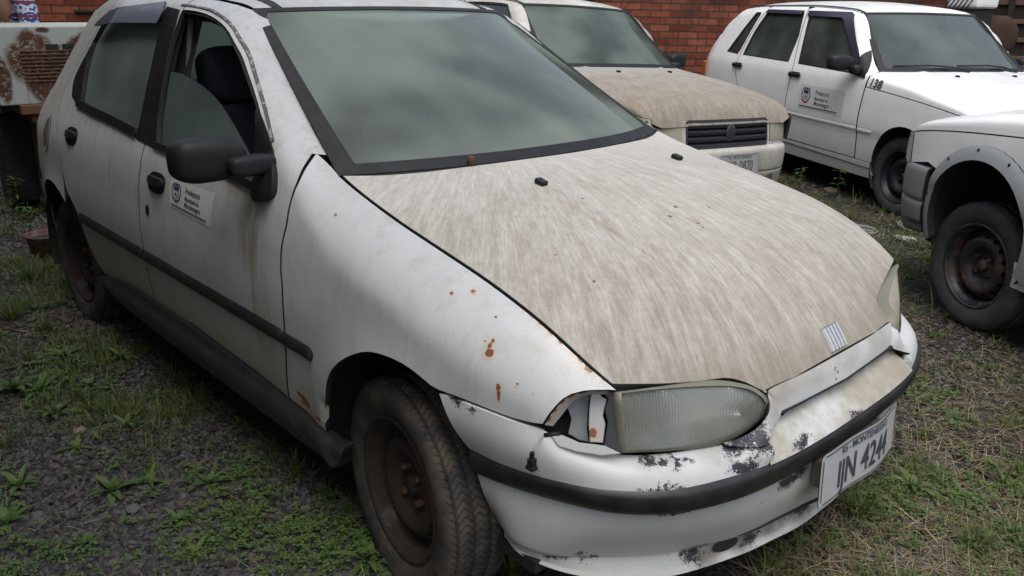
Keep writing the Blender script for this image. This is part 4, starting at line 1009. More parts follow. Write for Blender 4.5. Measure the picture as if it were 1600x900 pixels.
# ================================================================ THE YARD
rng = np.random.default_rng(11)
def gz(x, y):
    """gentle lie of the ground"""
    p = Vector((x * .55, y * .55, 0)); h = .035 * (noise.noise(p) ) + .012 * noise.noise(Vector((x * 2.3, y * 2.3, 5)))
    w = 1.0
    for (cx, cy, r) in ((0, -.7, .45), (-2.36, -.7, .45), (0, .7, .45), (.28, 2.2, .4), (-.9, 4.15, .4)):
        w = min(w, max(0, (math.hypot(x - cx, y - cy) - r * .5) / r))
    return h * w
def axis(a, b, fa, fb, s):
    c = list(np.arange(fa, fb, s)); o1 = list(-np.geomspace(.2, abs(a - fa), 16) + fa)[::-1]; o2 = list(np.geomspace(.2, abs(b - fb), 16) + fb); return o1 + c + o2
GX, GY = axis(-150, 150, -6, 4.5, .07), axis(-150, 150, -4, 8, .07)
bm = bmesh.new(); G = [[bm.verts.new((x, y, gz(x, y) if -8 < x < 7 and -6 < y < 10 else 0)) for y in GY] for x in GX]
for i in range(len(GX) - 1):
    for j in range(len(GY) - 1): bm.faces.new((G[i][j], G[i + 1][j], G[i + 1][j + 1], G[i][j + 1])).smooth = True
m = M('damp_gravel_soil'); P = m.obj
vo = m.n('TexVoronoi'); m.put(vo.inputs['Vector'], P); vo.inputs['Scale'].default_value = 62; vo.inputs['Randomness'].default_value = 1
cell = m.n('SeparateColor'); m.t.links.new(vo.outputs['Color'], cell.inputs[0])
stone = m.mix(cell.outputs[0], (.010, .0095, .010), (.055, .050, .050)); stone = m.mix(m.ramp(vo.outputs['Distance'], .35, .6), stone, (.012, .010, .009))
soil = m.mix(m.noise(P, 9, 6, .7), (.020, .016, .013), (.090, .072, .056)); k = m.ramp(m.noise(P, 1.7, 5, .65), .40, .60)
c = m.mix(k, stone, soil); moss = m.ramp(m.noise(m.map(P, loc=(3, 7, 0)), 1.3, 6, .7), .54, .68); c = m.mix(m.math('MULTIPLY', moss, .6), c, (.035, .05, .016))
h = m.math('SUBTRACT', m.math('MULTIPLY', m.noise(P, 30, 6, .7), .8), m.math('MULTIPLY', vo.outputs['Distance'], .8))
M_ground = m.end(m.bsdf(c, .9, 0, .25, m.bump(h, .014, 1)))
tag(obj('ground', bm, M_ground), kind='structure')

def cars_clear(x, y):
    """true where no car body stands close above the soil"""
    for (cx, cy, a, l0, l1, w) in ((0, 0, 0, -2.9, .60, .66), (-.55, 4.772, rad(-27.3), -2.8, .6, .66), (-2.084, 2.872, rad(-6.1), -2.8, .6, .66), (.645, 2.819, rad(148.6), -2.8, .6, .66)):
        dx, dy = x - cx, y - cy; u = math.cos(a) * dx + math.sin(a) * dy; v = -math.sin(a) * dx + math.cos(a) * dy
        if l0 < u < l1 and abs(v) < w: return False
    return True
def meshfrom(name, V, F, mat, kind=None, label=None, cat=None, smooth_=False):
    me = bpy.data.meshes.new(name); me.from_pydata(V, [], F); me.update()
    if smooth_: me.polygons.foreach_set('use_smooth', [True] * len(me.polygons))
    o = obj(name, me, mat); 
    if kind: o['kind'] = kind
    return o
# scattered stones, blades, straw: positions drawn where the camera can see ground, denser close by
def inview(x, y, mgn=60):
    d = RR @ (Vector((x, y, 0)) - CAM)
    if d.z < .4: return None
    u, v = 800 + FOC * d.x / d.z, 450 - FOC * d.y / d.z
    return (u, v, d.z) if -mgn * 4 < u < 1600 + mgn * 3 and -50 < v < 900 + mgn * 3 else None
def scatter(n, dens, maxd=12, clear=True):
    out = []; tries = 0
    while len(out) < n and tries < n * 14:
        tries += 1
        u, v = random.uniform(-140, 1720), 900 + 160 - 900 * random.random() ** 1.0
        d = ray(u, v)
        if d.z >= -.02: continue
        t = -CAM.z / d.z; x, y = CAM.x + d.x * t, CAM.y + d.y * t
        if t > maxd: continue
        if random.random() > dens(x, y, u, v): continue
        if clear and not cars_clear(x, y): continue
        out.append((x, y, t))
    return out
pat = lambda x, y, s, o=0: .5 + .5 * noise.noise(Vector((x * s + o, y * s - o, 2.5 + o)))
def rockmesh(n, dens, s0, s1, mat, name, flat=.8):
    V, F = [], []
    base = [Vector(p).normalized() for p in ((1, 0, .1), (.4, .9, -.1), (-.6, .8, .1), (-1, -.1, -.1), (-.3, -1, .1), (.7, -.7, 0), (.2, .1, 1), (-.1, -.2, -1))]
    fc = [(0, 1, 6), (1, 2, 6), (2, 3, 6), (3, 4, 6), (4, 5, 6), (5, 0, 6), (1, 0, 7), (2, 1, 7), (3, 2, 7), (4, 3, 7), (5, 4, 7), (0, 5, 7)]
    for (x, y, t) in scatter(n, dens, 7):
        s = random.uniform(s0, s1) * (1 + .5 * random.random() ** 3) * (1 + max(0, t - 3) * .12); R_ = Matrix.Rotation(random.uniform(0, 6.3), 3, 'Z') @ Matrix.Rotation(random.uniform(-.5, .5), 3, 'X'); z = gz(x, y); b = len(V)
        for q in base:
            w = R_ @ Vector((q.x * s * random.uniform(.7, 1.25), q.y * s * random.uniform(.6, 1.0), q.z * s * flat * random.uniform(.7, 1.2))); V.append((x + w.x, y + w.y, z + w.z + s * .18))
        F += [tuple(b + i for i in f) for f in fc]
    o = meshfrom(name, V, F, mat, 'stuff'); return o
m = M('broken_basalt_gravel'); ge = m.n('NewGeometry'); c = m.mix(ge.outputs['Random Per Island'], (.020, .020, .022), (.11, .105, .106))
wh = m.ramp(ge.outputs['Random Per Island'], .93, .97); c = m.mix(m.math('MULTIPLY', wh, .8), c, (.14, .10, .075)); c = m.mix(m.ramp(m.noise(m.obj, 130, 3), .4, .7, 0, .4), c, (.05, .04, .033))
M_grav = m.end(m.bsdf(c, .8, 0, .3, m.bump(m.noise(m.obj, 300, 3), .001)))
gd = lambda x, y, u, v: (.95 if y < -.2 else .55) * (.25 + .75 * (pat(x, y, .9) > .36)) * (1 if u < 800 or u > 1300 else .6)
rockmesh(42000, gd, .0055, .0115, M_grav, 'gravel')
# grass and straw
def leafmat(name, a, b, tr=.35, rough=.6):
    m = M(name); ge = m.n('NewGeometry'); r = ge.outputs['Random Per Island']; c = m.mix(r, a, b)
    p = m.bsdf(c, rough, 0, .3); t = m.n('BsdfTranslucent'); m.put(t.inputs[0], c); x = m.n('MixShader'); x.inputs[0].default_value = tr; m.t.links.new(p, x.inputs[1]); m.t.links.new(t.outputs[0], x.inputs[2]); return m.end(x.outputs[0])
M_grass = leafmat('dull_green_grass', (.045, .080, .016), (.15, .19, .055)); M_straw = leafmat('dry_straw', (.16, .125, .07), (.40, .33, .20), .2, .8); M_leaf = leafmat('fresh_weed_leaf', (.06, .12, .03), (.15, .22, .07)); M_dead = leafmat('dead_brown_leaf', (.04, .028, .018), (.12, .088, .06), .15, .9)
def blade(V, F, x, y, z, L, w, ang, lean, curl, seg=3):
    dx, dy = math.cos(ang), math.sin(ang); b = len(V); px, pz, a = 0, 0, lean
    for i in range(seg + 1):
        ww = w * (1 - (i / seg) ** 1.6) * .5
        cx, cy, cz = x + dx * px, y + dy * px, z + pz
        if i == seg: V.append((cx, cy, cz))
        else: V.append((cx - dy * ww, cy + dx * ww, cz)); V.append((cx + dy * ww, cy - dx * ww, cz))
        px += math.sin(a) * L / seg; pz += math.cos(a) * L / seg; a += curl / seg
    for i in range(seg - 1): F.append((b + 2 * i, b + 2 * i + 1, b + 2 * i + 3, b + 2 * i + 2))
    F.append((b + 2 * seg - 2, b + 2 * seg - 1, b + 2 * seg))
def gdens(x, y, u, v):
    base = pat(x, y, 1.3, 3) * .6 + pat(x, y, 4.5, 9) * .6
    k = .16
    if u < 330 and v < 650: k = 1.0
    elif u < 800: k = .20
    if u > 1180: k = .60
    if u > 1380 and 480 < v < 700: k = .22
    if u > 1200 and v > 740: k = .75
    return max(0, min(1, (base - .52) * 4)) * k + k * .05
V, F = [], []
for (x, y, t) in scatter(6200, gdens, 13):
    n = random.randint(4, 11); r0 = .012 + .02 * random.random(); hh = random.uniform(.025, .085) * (1.2 if t > 4 else .9) * (1.5 if random.random() < .08 else 1)
    for _ in range(n):
        a = random.uniform(0, 6.3); blade(V, F, x + r0 * math.cos(a) * random.random(), y + r0 * math.sin(a) * random.random(), gz(x, y) - .004, hh * random.uniform(.6, 1.3), random.uniform(.0022, .0045) * (1 + t * .10), a, random.uniform(.1, .9), random.uniform(.3, 1.6))
meshfrom('grass', V, F, M_grass, 'stuff')
V, F = [], []
def sdens(x, y, u, v): return (.9 if u > 1150 else .30 if u > 800 else .22 if v < 560 else .035) * (.25 + pat(x, y, 2.1, 14))
for (x, y, t) in scatter(11500, sdens, 12):
    a = random.uniform(0, 6.3); z = gz(x, y) + random.uniform(.002, .014); blade(V, F, x, y, z, random.uniform(.03, .14), random.uniform(.0009, .0022) * (1 + t * .12), a, random.uniform(1.3, 1.62), random.uniform(-.3, .5))
meshfrom('dry_grass', V, F, M_straw, 'stuff')
V, F = [], []
for (x, y, t) in scatter(1900, lambda x, y, u, v: (.25 if u < 820 else .9) * (.2 + pat(x, y, 1.7, 21)) * (1 if u < 820 or u > 1180 else .4), 10):
    a = random.uniform(0, 6.3); s = random.uniform(.006, .020) * (1 + t * .06); z = gz(x, y) + random.uniform(.003, .012); b = len(V); dx, dy = math.cos(a), math.sin(a); q = random.uniform(-.4, .4)
    for (p, w, h) in ((-1, 0, 0), (-.2, .45, .25), (1, 0, .1), (-.2, -.45, .25)): V.append((x + (dx * p - dy * w) * s, y + (dy * p + dx * w) * s, z + h * s * (1 + q)))
    F.append((b, b + 1, b + 2)); F.append((b, b + 2, b + 3))
meshfrom('leaf_litter', V, F, M_dead, 'stuff')
V, F = [], []
for (x, y, t) in scatter(1500, lambda x, y, u, v: (.5 if u < 800 else .8) * max(.10, min(1, (pat(x, y, 2.6, 31) - .60) * 5)) , 9):
    z = gz(x, y)
    for _ in range(random.randint(3, 7)):
        ox, oy = x + random.gauss(0, .018), y + random.gauss(0, .018); hz = z + random.uniform(.008, .035)
        for k in range(3):
            a = random.uniform(0, .6) + k * 2.1; s = random.uniform(.006, .011) * (1 + t * .05); b = len(V); dx, dy = math.cos(a), math.sin(a)
            for (p, w, h) in ((0, 0, 0), (.6, .42, .15), (1.1, .2, .12), (1.1, -.2, .12), (.6, -.42, .15)): V.append((ox + (dx * p - dy * w) * s, oy + (dy * p + dx * w) * s, hz + h * s))
            F.append((b, b + 1, b + 2, b + 3, b + 4))
meshfrom('clover', V, F, M_leaf, 'stuff')

# individual weeds that can be told apart
def broadleaf(L, w, lean, ang, bm, z0=.004, seg=5, curl=.9):
    dx, dy = math.cos(ang), math.sin(ang); px, pz, a = 0, z0, lean; prev = None
    for i in range(seg + 1):
        t = i / seg; ww = w * (.18 + .9 * math.sin(math.pi * min(1, t ** .8 * .98 + .0)) ) * .5 if i < seg else .0008
        rowv = [bm.verts.new((dx * px - dy * ww, dy * px + dx * ww, pz + ww * .35)), bm.verts.new((dx * px, dy * px, pz)), bm.verts.new((dx * px + dy * ww, dy * px - dx * ww, pz + ww * .35))]
        if prev:
            for k in range(2): bm.faces.new((prev[k], prev[k + 1], rowv[k + 1], rowv[k])).smooth = True
        prev = rowv; px += math.sin(a) * L / seg; pz += math.cos(a) * L / seg; a += curl / seg
def weed(u, v, size, n, label, name='rosette_weed', upright=False, group='broad-leaved weeds in the gravel', z=0, mat=None):
    p = at(u, v, 'z', 0); e = obj(name, (lambda b: b)(mkweed(size, n, upright)), mat or M_leaf); e.location = (p.x, p.y, gz(p.x, p.y)); tag(e, label, 'weed', group); return e
def mkweed(size, n, upright):
    b = bmesh.new()
    if upright:
        h = size; tube([(0, 0, 0), (.01, 0, h * .5), (.015, .01, h)], [.003, .002, .001], 5, bm=b)
        for k in range(n):
            t = .2 + .8 * k / n; c = bmesh.new()
            for j in range(4): broadleaf(size * random.uniform(.22, .34), size * .06, random.uniform(.9, 1.4), random.uniform(0, 6.3), c, 0)
            addbm(b, c, lambda q: q + Vector((.012 * t, .006 * t, h * t)))
    else:
        for k in range(n): broadleaf(size * random.uniform(.7, 1.15), size * random.uniform(.15, .24), random.uniform(.75, 1.4), k * 2.4 + random.uniform(-.3, .3), b)
        for k in range(n // 2): broadleaf(size * .5, size * .2, random.uniform(.2, .6), k * 2.1, b)
    bmesh.ops.recalc_face_normals(b, faces=b.faces); return b
for u, v, s, n, lb in ((574, 880, .105, 8, 'large pale rosette weed against the front tyre'), (235, 748, .075, 6, 'small rosette weed in the middle of the left gravel'), (175, 765, .10, 7, 'spreading weed with long leaves on the left gravel'), (327, 752, .085, 6, 'weed with one broad pale leaf on gravel left of the front tyre'), (197, 664, .07, 5, 'three-leaved weed on the bare soil beside the sill'),
                       (85, 648, .10, 6, 'weed by a twig near the left edge'), (20, 612, .13, 8, 'big-leaved weed at the left edge of the gravel'), (305, 865, .06, 6, 'low weed near the bottom edge, left of the front tyre'), (60, 612, .11, 7, 'second big-leaved weed from the left edge'), (240, 618, .07, 6, 'weed in the shade of the car sill'),
                       (375, 660, .05, 5, 'tiny weed deep in the shade under the sill'), (500, 650, .05, 5, 'tiny weed behind the front tyre'), (515, 775, .05, 5, 'small weed close behind the front tyre'), (12, 820, .08, 7, 'leafy weed at the bottom left corner'), (140, 600, .08, 6, 'rosette weed on straw near the rear tyre'),
                       (1425, 772, .10, 7, 'bright green weed near the number plate'), (1545, 735, .06, 6, 'small weed on the gravel at right'), (1480, 480, .09, 7, 'rosette weed beside the right car tyre'), (120, 700, .07, 6, 'narrow-leaved weed on the left gravel below the twig'), (30, 760, .08, 7, 'weed near the left edge, lower half'), (130, 850, .07, 6, 'weed near the bottom left, beside a clover patch'), (400, 800, .05, 5, 'small weed on gravel left of the front tyre rim'), (280, 810, .06, 6, 'weed in the lower middle of the left gravel'), (100, 560, .10, 8, 'weed on the grassy strip by the rear tyre'), (190, 560, .08, 7, 'weed under the rear end of the sill'), (1420, 560, .08, 7, 'weed on the grass beyond the bonnet corner')):
    weed(u, v, s, n, lb)
for u, v, s, n, lb in ((1232, 262, .30, 9, 'tall leafy stem growing beside the grimy bumper'), (1245, 300, .20, 6, 'shorter leafy stem at the foot of the grimy bumper'), (1305, 308, .24, 4, 'thin upright stem in front of the white numbered car'), (30, 330, .25, 8, 'leafy stem at the left edge behind the yard car'), (48, 372, .22, 6, 'leafy stem near the red bucket')):
    weed(u, v, s, n, lb, 'leafy_stem', True, 'upright leafy stems')
def tuft(u, v, n, h, label, straw=False):
    p = at(u, v, 'z', 0); V, F = [], []
    for _ in range(n):
        a = random.uniform(0, 6.3); r = random.random() * h * .18; blade(V, F, r * math.cos(a), r * math.sin(a), 0, h * random.uniform(.5, 1.2), .0042, a, random.uniform(.05, .7), random.uniform(.3, 1.5), 4)
    o = meshfrom('grass_tuft', V, F, M_grass); o.location = (p.x, p.y, gz(p.x, p.y)); tag(o, label, 'grass tuft', 'tall grass tufts')
for u, v, n, h, lb in ((1340, 815, 70, .12, 'grass tuft in front of the number plate'), (1520, 865, 60, .10, 'grass tuft in the bottom right corner'), (1490, 500, 90, .13, 'grass tuft against the right-hand tyre'), (1545, 515, 60, .10, 'grass tuft in front of the right-hand tyre'), (1400, 450, 50, .10, 'grass tuft beyond the bonnet near the wire'), (1590, 750, 40, .09, 'grass tuft at the right edge'), (1440, 690, 40, .08, 'grass tuft right of the number plate'),
                       (45, 440, 90, .14, 'grass tuft behind the rear tyre'), (20, 500, 80, .12, 'grass tuft at the left edge'), (70, 520, 70, .10, 'grass tuft beside the rear tyre'), (1260, 330, 60, .10, 'grass tuft below the grimy bumper'), (800, 905, 60, .09, 'grass tuft between tyre and bumper'), (10, 700, 40, .08, 'grass tuft on the gravel at the left edge'), (1330, 345, 50, .09, 'grass tuft before the white numbered car')):
    tuft(u, v, n, h, lb)
# sticks, wire, litter
M_stick = simple('grey_brown_bark', (.075, .06, .048), .9, bump=.001); M_stickd = simple('black_wet_stick', (.014, .012, .011), .7)
def stick(pts, r, label, mat, name='fallen_stick'):
    P_ = [at(u, v, 'z', .012) for u, v in pts]; c = P_[0].copy(); o = obj(name, tube([p - c + Vector((0, 0, .004 * (i % 2))) for i, p in enumerate(smooth(P_, 4))], r, 7), mat); o.location = c; tag(o, label, 'stick'); return o
stick([(1243, 898), (1258, 860), (1275, 830), (1286, 800)], .006, 'grey fallen stick below the bumper', M_stick); stick([(1402, 700), (1428, 735), (1446, 765), (1462, 772)], .008, 'black wet stick right of the number plate', M_stickd)
stick([(1480, 783), (1492, 762), (1508, 752)], .003, 'thin pale twig on the right gravel', M_straw); stick([(5, 578), (50, 568), (95, 560)], .006, 'grey twig near the left edge', M_stick)
def coil(u, v, R0, n, label, z=.02):
    p = at(u, v, 'z', z); pts = []
    for k in range(n * 18):
        a = k / 18 * 2 * math.pi; pts.append(Vector((R0 * (1 + .25 * math.sin(a * .37 + 1)) * math.cos(a), R0 * .8 * (1 + .3 * math.cos(a * .23)) * math.sin(a), .012 * math.sin(a * .7) + .012)))
    o = obj('wire_coil', tube(pts, .0022, 5), M_wire); o.location = p; tag(o, label, 'wire', 'loose coils of pale wire')
coil(1347, 362, .075, 5, 'grey wire coil lying just beyond the bonnet edge'); coil(1424, 356, .075, 5, 'grey wire coil under the grey bumper corner')
b = bmesh.new(); bmesh.ops.create_icosphere(b, subdivisions=3, radius=.05)
for v_ in b.verts:
    n = noise.noise(v_.co * 35); v_.co = Vector((v_.co.x * 1.4, v_.co.y, abs(v_.co.z) * .35)) * (1 + n * .6)
p = at(1415, 374, 'z', 0); o = obj('crumpled_plastic', b, simple('cloudy_plastic_film', (.42, .44, .43), .3)); o.location = (p.x, p.y, .0); tag(o, 'crumpled scrap of clear plastic on grass near the grey bumper', 'plastic scrap')
for (u, v, s, lb, mc) in ((1300, 298, .05, 'brown stone under the white numbered car', (.09, .065, .05)), (207, 795, .016, 'flat grey stone on the left gravel', (.10, .10, .105)), (124, 672, .018, 'pinkish pebble on the left gravel', (.2, .14, .11)), (57, 805, .014, 'grey stone at the lower left', (.09, .085, .08))):
    b = bmesh.new(); bmesh.ops.create_icosphere(b, subdivisions=3, radius=s)
    for v_ in b.verts: v_.co = Vector((v_.co.x * 1.3, v_.co.y, v_.co.z * .5)) * (1 + .3 * noise.noise(v_.co * 1.2 / s))
    p = at(u, v, 'z', s * .2); o = obj('stone', b, simple('stone_' + str(int(u)), mc, .85, bump=.002)); o.location = p; tag(o, lb, 'stone', 'loose stones')
# red bucket behind the rear tyre
p = at(76, 402, 'z', 0); e = empty('red_bucket', (p.x, p.y, 0)); e.scale = (.75, .75, .75); tag(e, 'faded red plastic bucket with weeds in it behind the rear tyre', 'bucket')
b = lathe([(0, .0), (0, .095), (.17, .125), (.178, .132), (.172, .134), (.168, .128)], 32); bmesh.ops.rotate(b, matrix=Matrix.Rotation(rad(90), 3, 'X'), verts=b.verts); bmesh.ops.recalc_face_normals(b, faces=b.faces); obj('pail', b, simple('faded_red_plastic', (.09, .022, .02), .6, dust=.6), e)
obj('soil_fill', lathe([(.14, 0), (.14, .115)], 24), M_in, e).rotation_euler = (rad(90), 0, 0)

# ---- brick wall behind the cars
WA, WBp = Vector((-9.2, -3.2, 0)), Vector((-.2, 13.0, 0)); wd = (WBp - WA); WL = wd.length; wa = math.atan2(wd.y, wd.x)
m = M('weathered_red_brick'); x, y, z = m.xyz(m.obj); v2 = m.comb(x, z, 0)
br = m.n('TexBrick'); m.put(br.inputs['Vector'], v2); br.inputs['Scale'].default_value = 1; br.inputs['Mortar Size'].default_value = .007; br.inputs['Mortar Smooth'].default_value = .25; br.inputs['Brick Width'].default_value = .225; br.inputs['Row Height'].default_value = .071
br.inputs['Color1'].default_value = (0, 0, 0, 1); br.inputs['Color2'].default_value = (1, 1, 1, 1); br.inputs['Mortar'].default_value = (.5, .5, .5, 1); br.offset = .5
rnd = m.n('SeparateColor'); m.t.links.new(br.outputs['Color'], rnd.inputs[0])
bc = m.mix(rnd.outputs[0], (.13, .030, .017), (.31, .095, .052)); bc = m.mix(m.ramp(m.noise(m.obj, 16, 6, .75), .42, .70, 0, .75), bc, (.10, .032, .022)); bc = m.mix(m.ramp(m.noise(m.map(m.obj, scale=(1, 1, .6)), 1.1, 6, .7), .50, .68, 0, .7), bc, (.035, .024, .018))
col = m.mix(br.outputs['Fac'], bc, m.mix(m.noise(m.obj, 12, 4), (.035, .026, .022), (.085, .065, .052)))
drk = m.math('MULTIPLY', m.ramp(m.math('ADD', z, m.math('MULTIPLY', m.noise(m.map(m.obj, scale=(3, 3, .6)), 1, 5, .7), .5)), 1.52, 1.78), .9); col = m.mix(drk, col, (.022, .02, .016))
hh = m.math('ADD', m.math('MULTIPLY', m.math('SUBTRACT', 1.0, br.outputs['Fac']), 1.0), m.math('MULTIPLY', m.noise(m.obj, 60, 4), .3))
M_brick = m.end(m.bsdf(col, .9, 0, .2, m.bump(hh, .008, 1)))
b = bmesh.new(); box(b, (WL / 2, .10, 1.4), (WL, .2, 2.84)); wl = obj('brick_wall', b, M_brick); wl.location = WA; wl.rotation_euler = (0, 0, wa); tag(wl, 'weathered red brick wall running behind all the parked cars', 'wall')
wn_ = Vector((math.sin(wa), -math.cos(wa), 0))
def onwall(u, v, off=.0):
    d = ray(u, v); t = (WA - CAM + wn_ * off).dot(wn_) / d.dot(wn_); return CAM + d * t
p = onwall(917, 14, .05); b = tube([(0, 0, 0), (0, 0, 1.45)], .055, 14); o = obj('drain_pipe', b, simple('dark_green_pipe', (.02, .025, .022), .6)); o.location = p; tag(o, 'dark vertical drain pipe fixed to the brick wall above the grimy car', 'pipe')
p = onwall(135, 18, .012); b = boxbm((0, 0, 0), (.20, .02, .022), Matrix.Rotation(wa, 3, 'Z'), .004); o = obj('iron_bracket', b, M_in); o.location = p; tag(o, 'short dark iron bar on the brick wall at upper left', 'bracket')

# ---- rusty white louvred machine body at the left
m = M('flaking_white_paint_on_rust'); x, y, z = m.xyz(m.obj)
reg = m.spots([(.27, -.28, .97, .15, 1.1), (.27, -.10, .90, .16, 1), (.27, .02, 1.0, .12, 1), (.27, -.22, .80, .12, 1), (.27, -.45, .85, .05, 3), (.27, -.2, 1.13, .05, .4), (.27, .1, .78, .12, .6)], .16, 9)
fl2 = m.math('MULTIPLY', m.ramp(m.noise(m.obj, 34, 7, .8), .42, .50), reg); sp = m.ramp(m.noise(m.obj, 24, 6, .75), .62, .68); k = m.math('MAXIMUM', fl2, m.math('MULTIPLY', sp, .8))
halo = m.math('MULTIPLY', reg, .5); base = m.mix(halo, m.mix(m.noise(m.obj, 4, 5), (.33, .35, .33), (.46, .47, .44)), (.27, .17, .09))
c = m.mix(k, base, m.mix(m.noise(m.obj, 60, 4), (.035, .014, .01), (.14, .05, .025))); drip = m.math('MULTIPLY', m.ramp(m.noise(m.map(m.obj, scale=(20, 20, 1.5)), 1, 5, .7), .52, .72), .45); c = m.mix(drip, c, (.20, .10, .05))
M_flake = m.end(m.bsdf(c, .75, 0, .3, m.bump(k, .002)))
M_rustd = ruststeel('dull_rusty_steel', (.10, .075, .055), (.14, .065, .035), .8); M_pale = ruststeel('pale_rusty_post', (.15, .14, .12), (.13, .065, .04), .62)
e = empty('rusty_machine_body', (-4.55, -.02, 0)); tag(e, 'rust-eaten white metal machine body on a post behind the front car', 'machine')
def bp_(nm, c, s, mat, bev=.006, rot=None):
    o = obj(nm, boxbm(Vector(c), s, rot, bev), mat, e); return o
bp_('body_panel', (0, .02, .925), (.50, 1.02, .455), M_flake, .012)
for z0 in (.955, 1.015):
    for yy in (-.14, -.05, .04): bp_('louvre_opening', (.252, yy - .02, z0 + (.015 if z0 > 1 else -.02)), (.012, .065, .034), M_in, .004)
for k in range(9): bp_('vent_slat', (.256, -.16 + .0 * k, .97 - .022 * k + .04), (.010, .36, .006), M_rustd, .001, Matrix.Rotation(.3, 3, 'Y'))
bp_('under_rail', (.02, .10, .67), (.52, .98, .055), M_rustd, .006); bp_('under_rail', (.0, .12, .615), (.46, .90, .06), M_rustd, .006)
bp_('post', (.12, -.16, .34), (.20, .27, .56), M_pale, .008); bp_('post_flange', (.225, -.28, .34), (.012, .035, .56), M_rustd, .002); bp_('hitch_box', (.24, -.10, .46), (.05, .12, .14), M_in, .006)
bp_('lower_tank', (-.16, -.22, .32), (.22, .46, .56), M_in, .02); bp_('foot', (.15, -.13, .05), (.34, .34, .05), M_rustd, .01)
hose = [Vector(q) for q in ((.27, -.02, .36), (.33, -.12, .34), (.34, -.20, .28), (.30, -.22, .20), (.28, -.12, .17), (.28, 0, .18))]; obj('hose', tube(smooth(hose, 6), .009, 8), M_in, e)

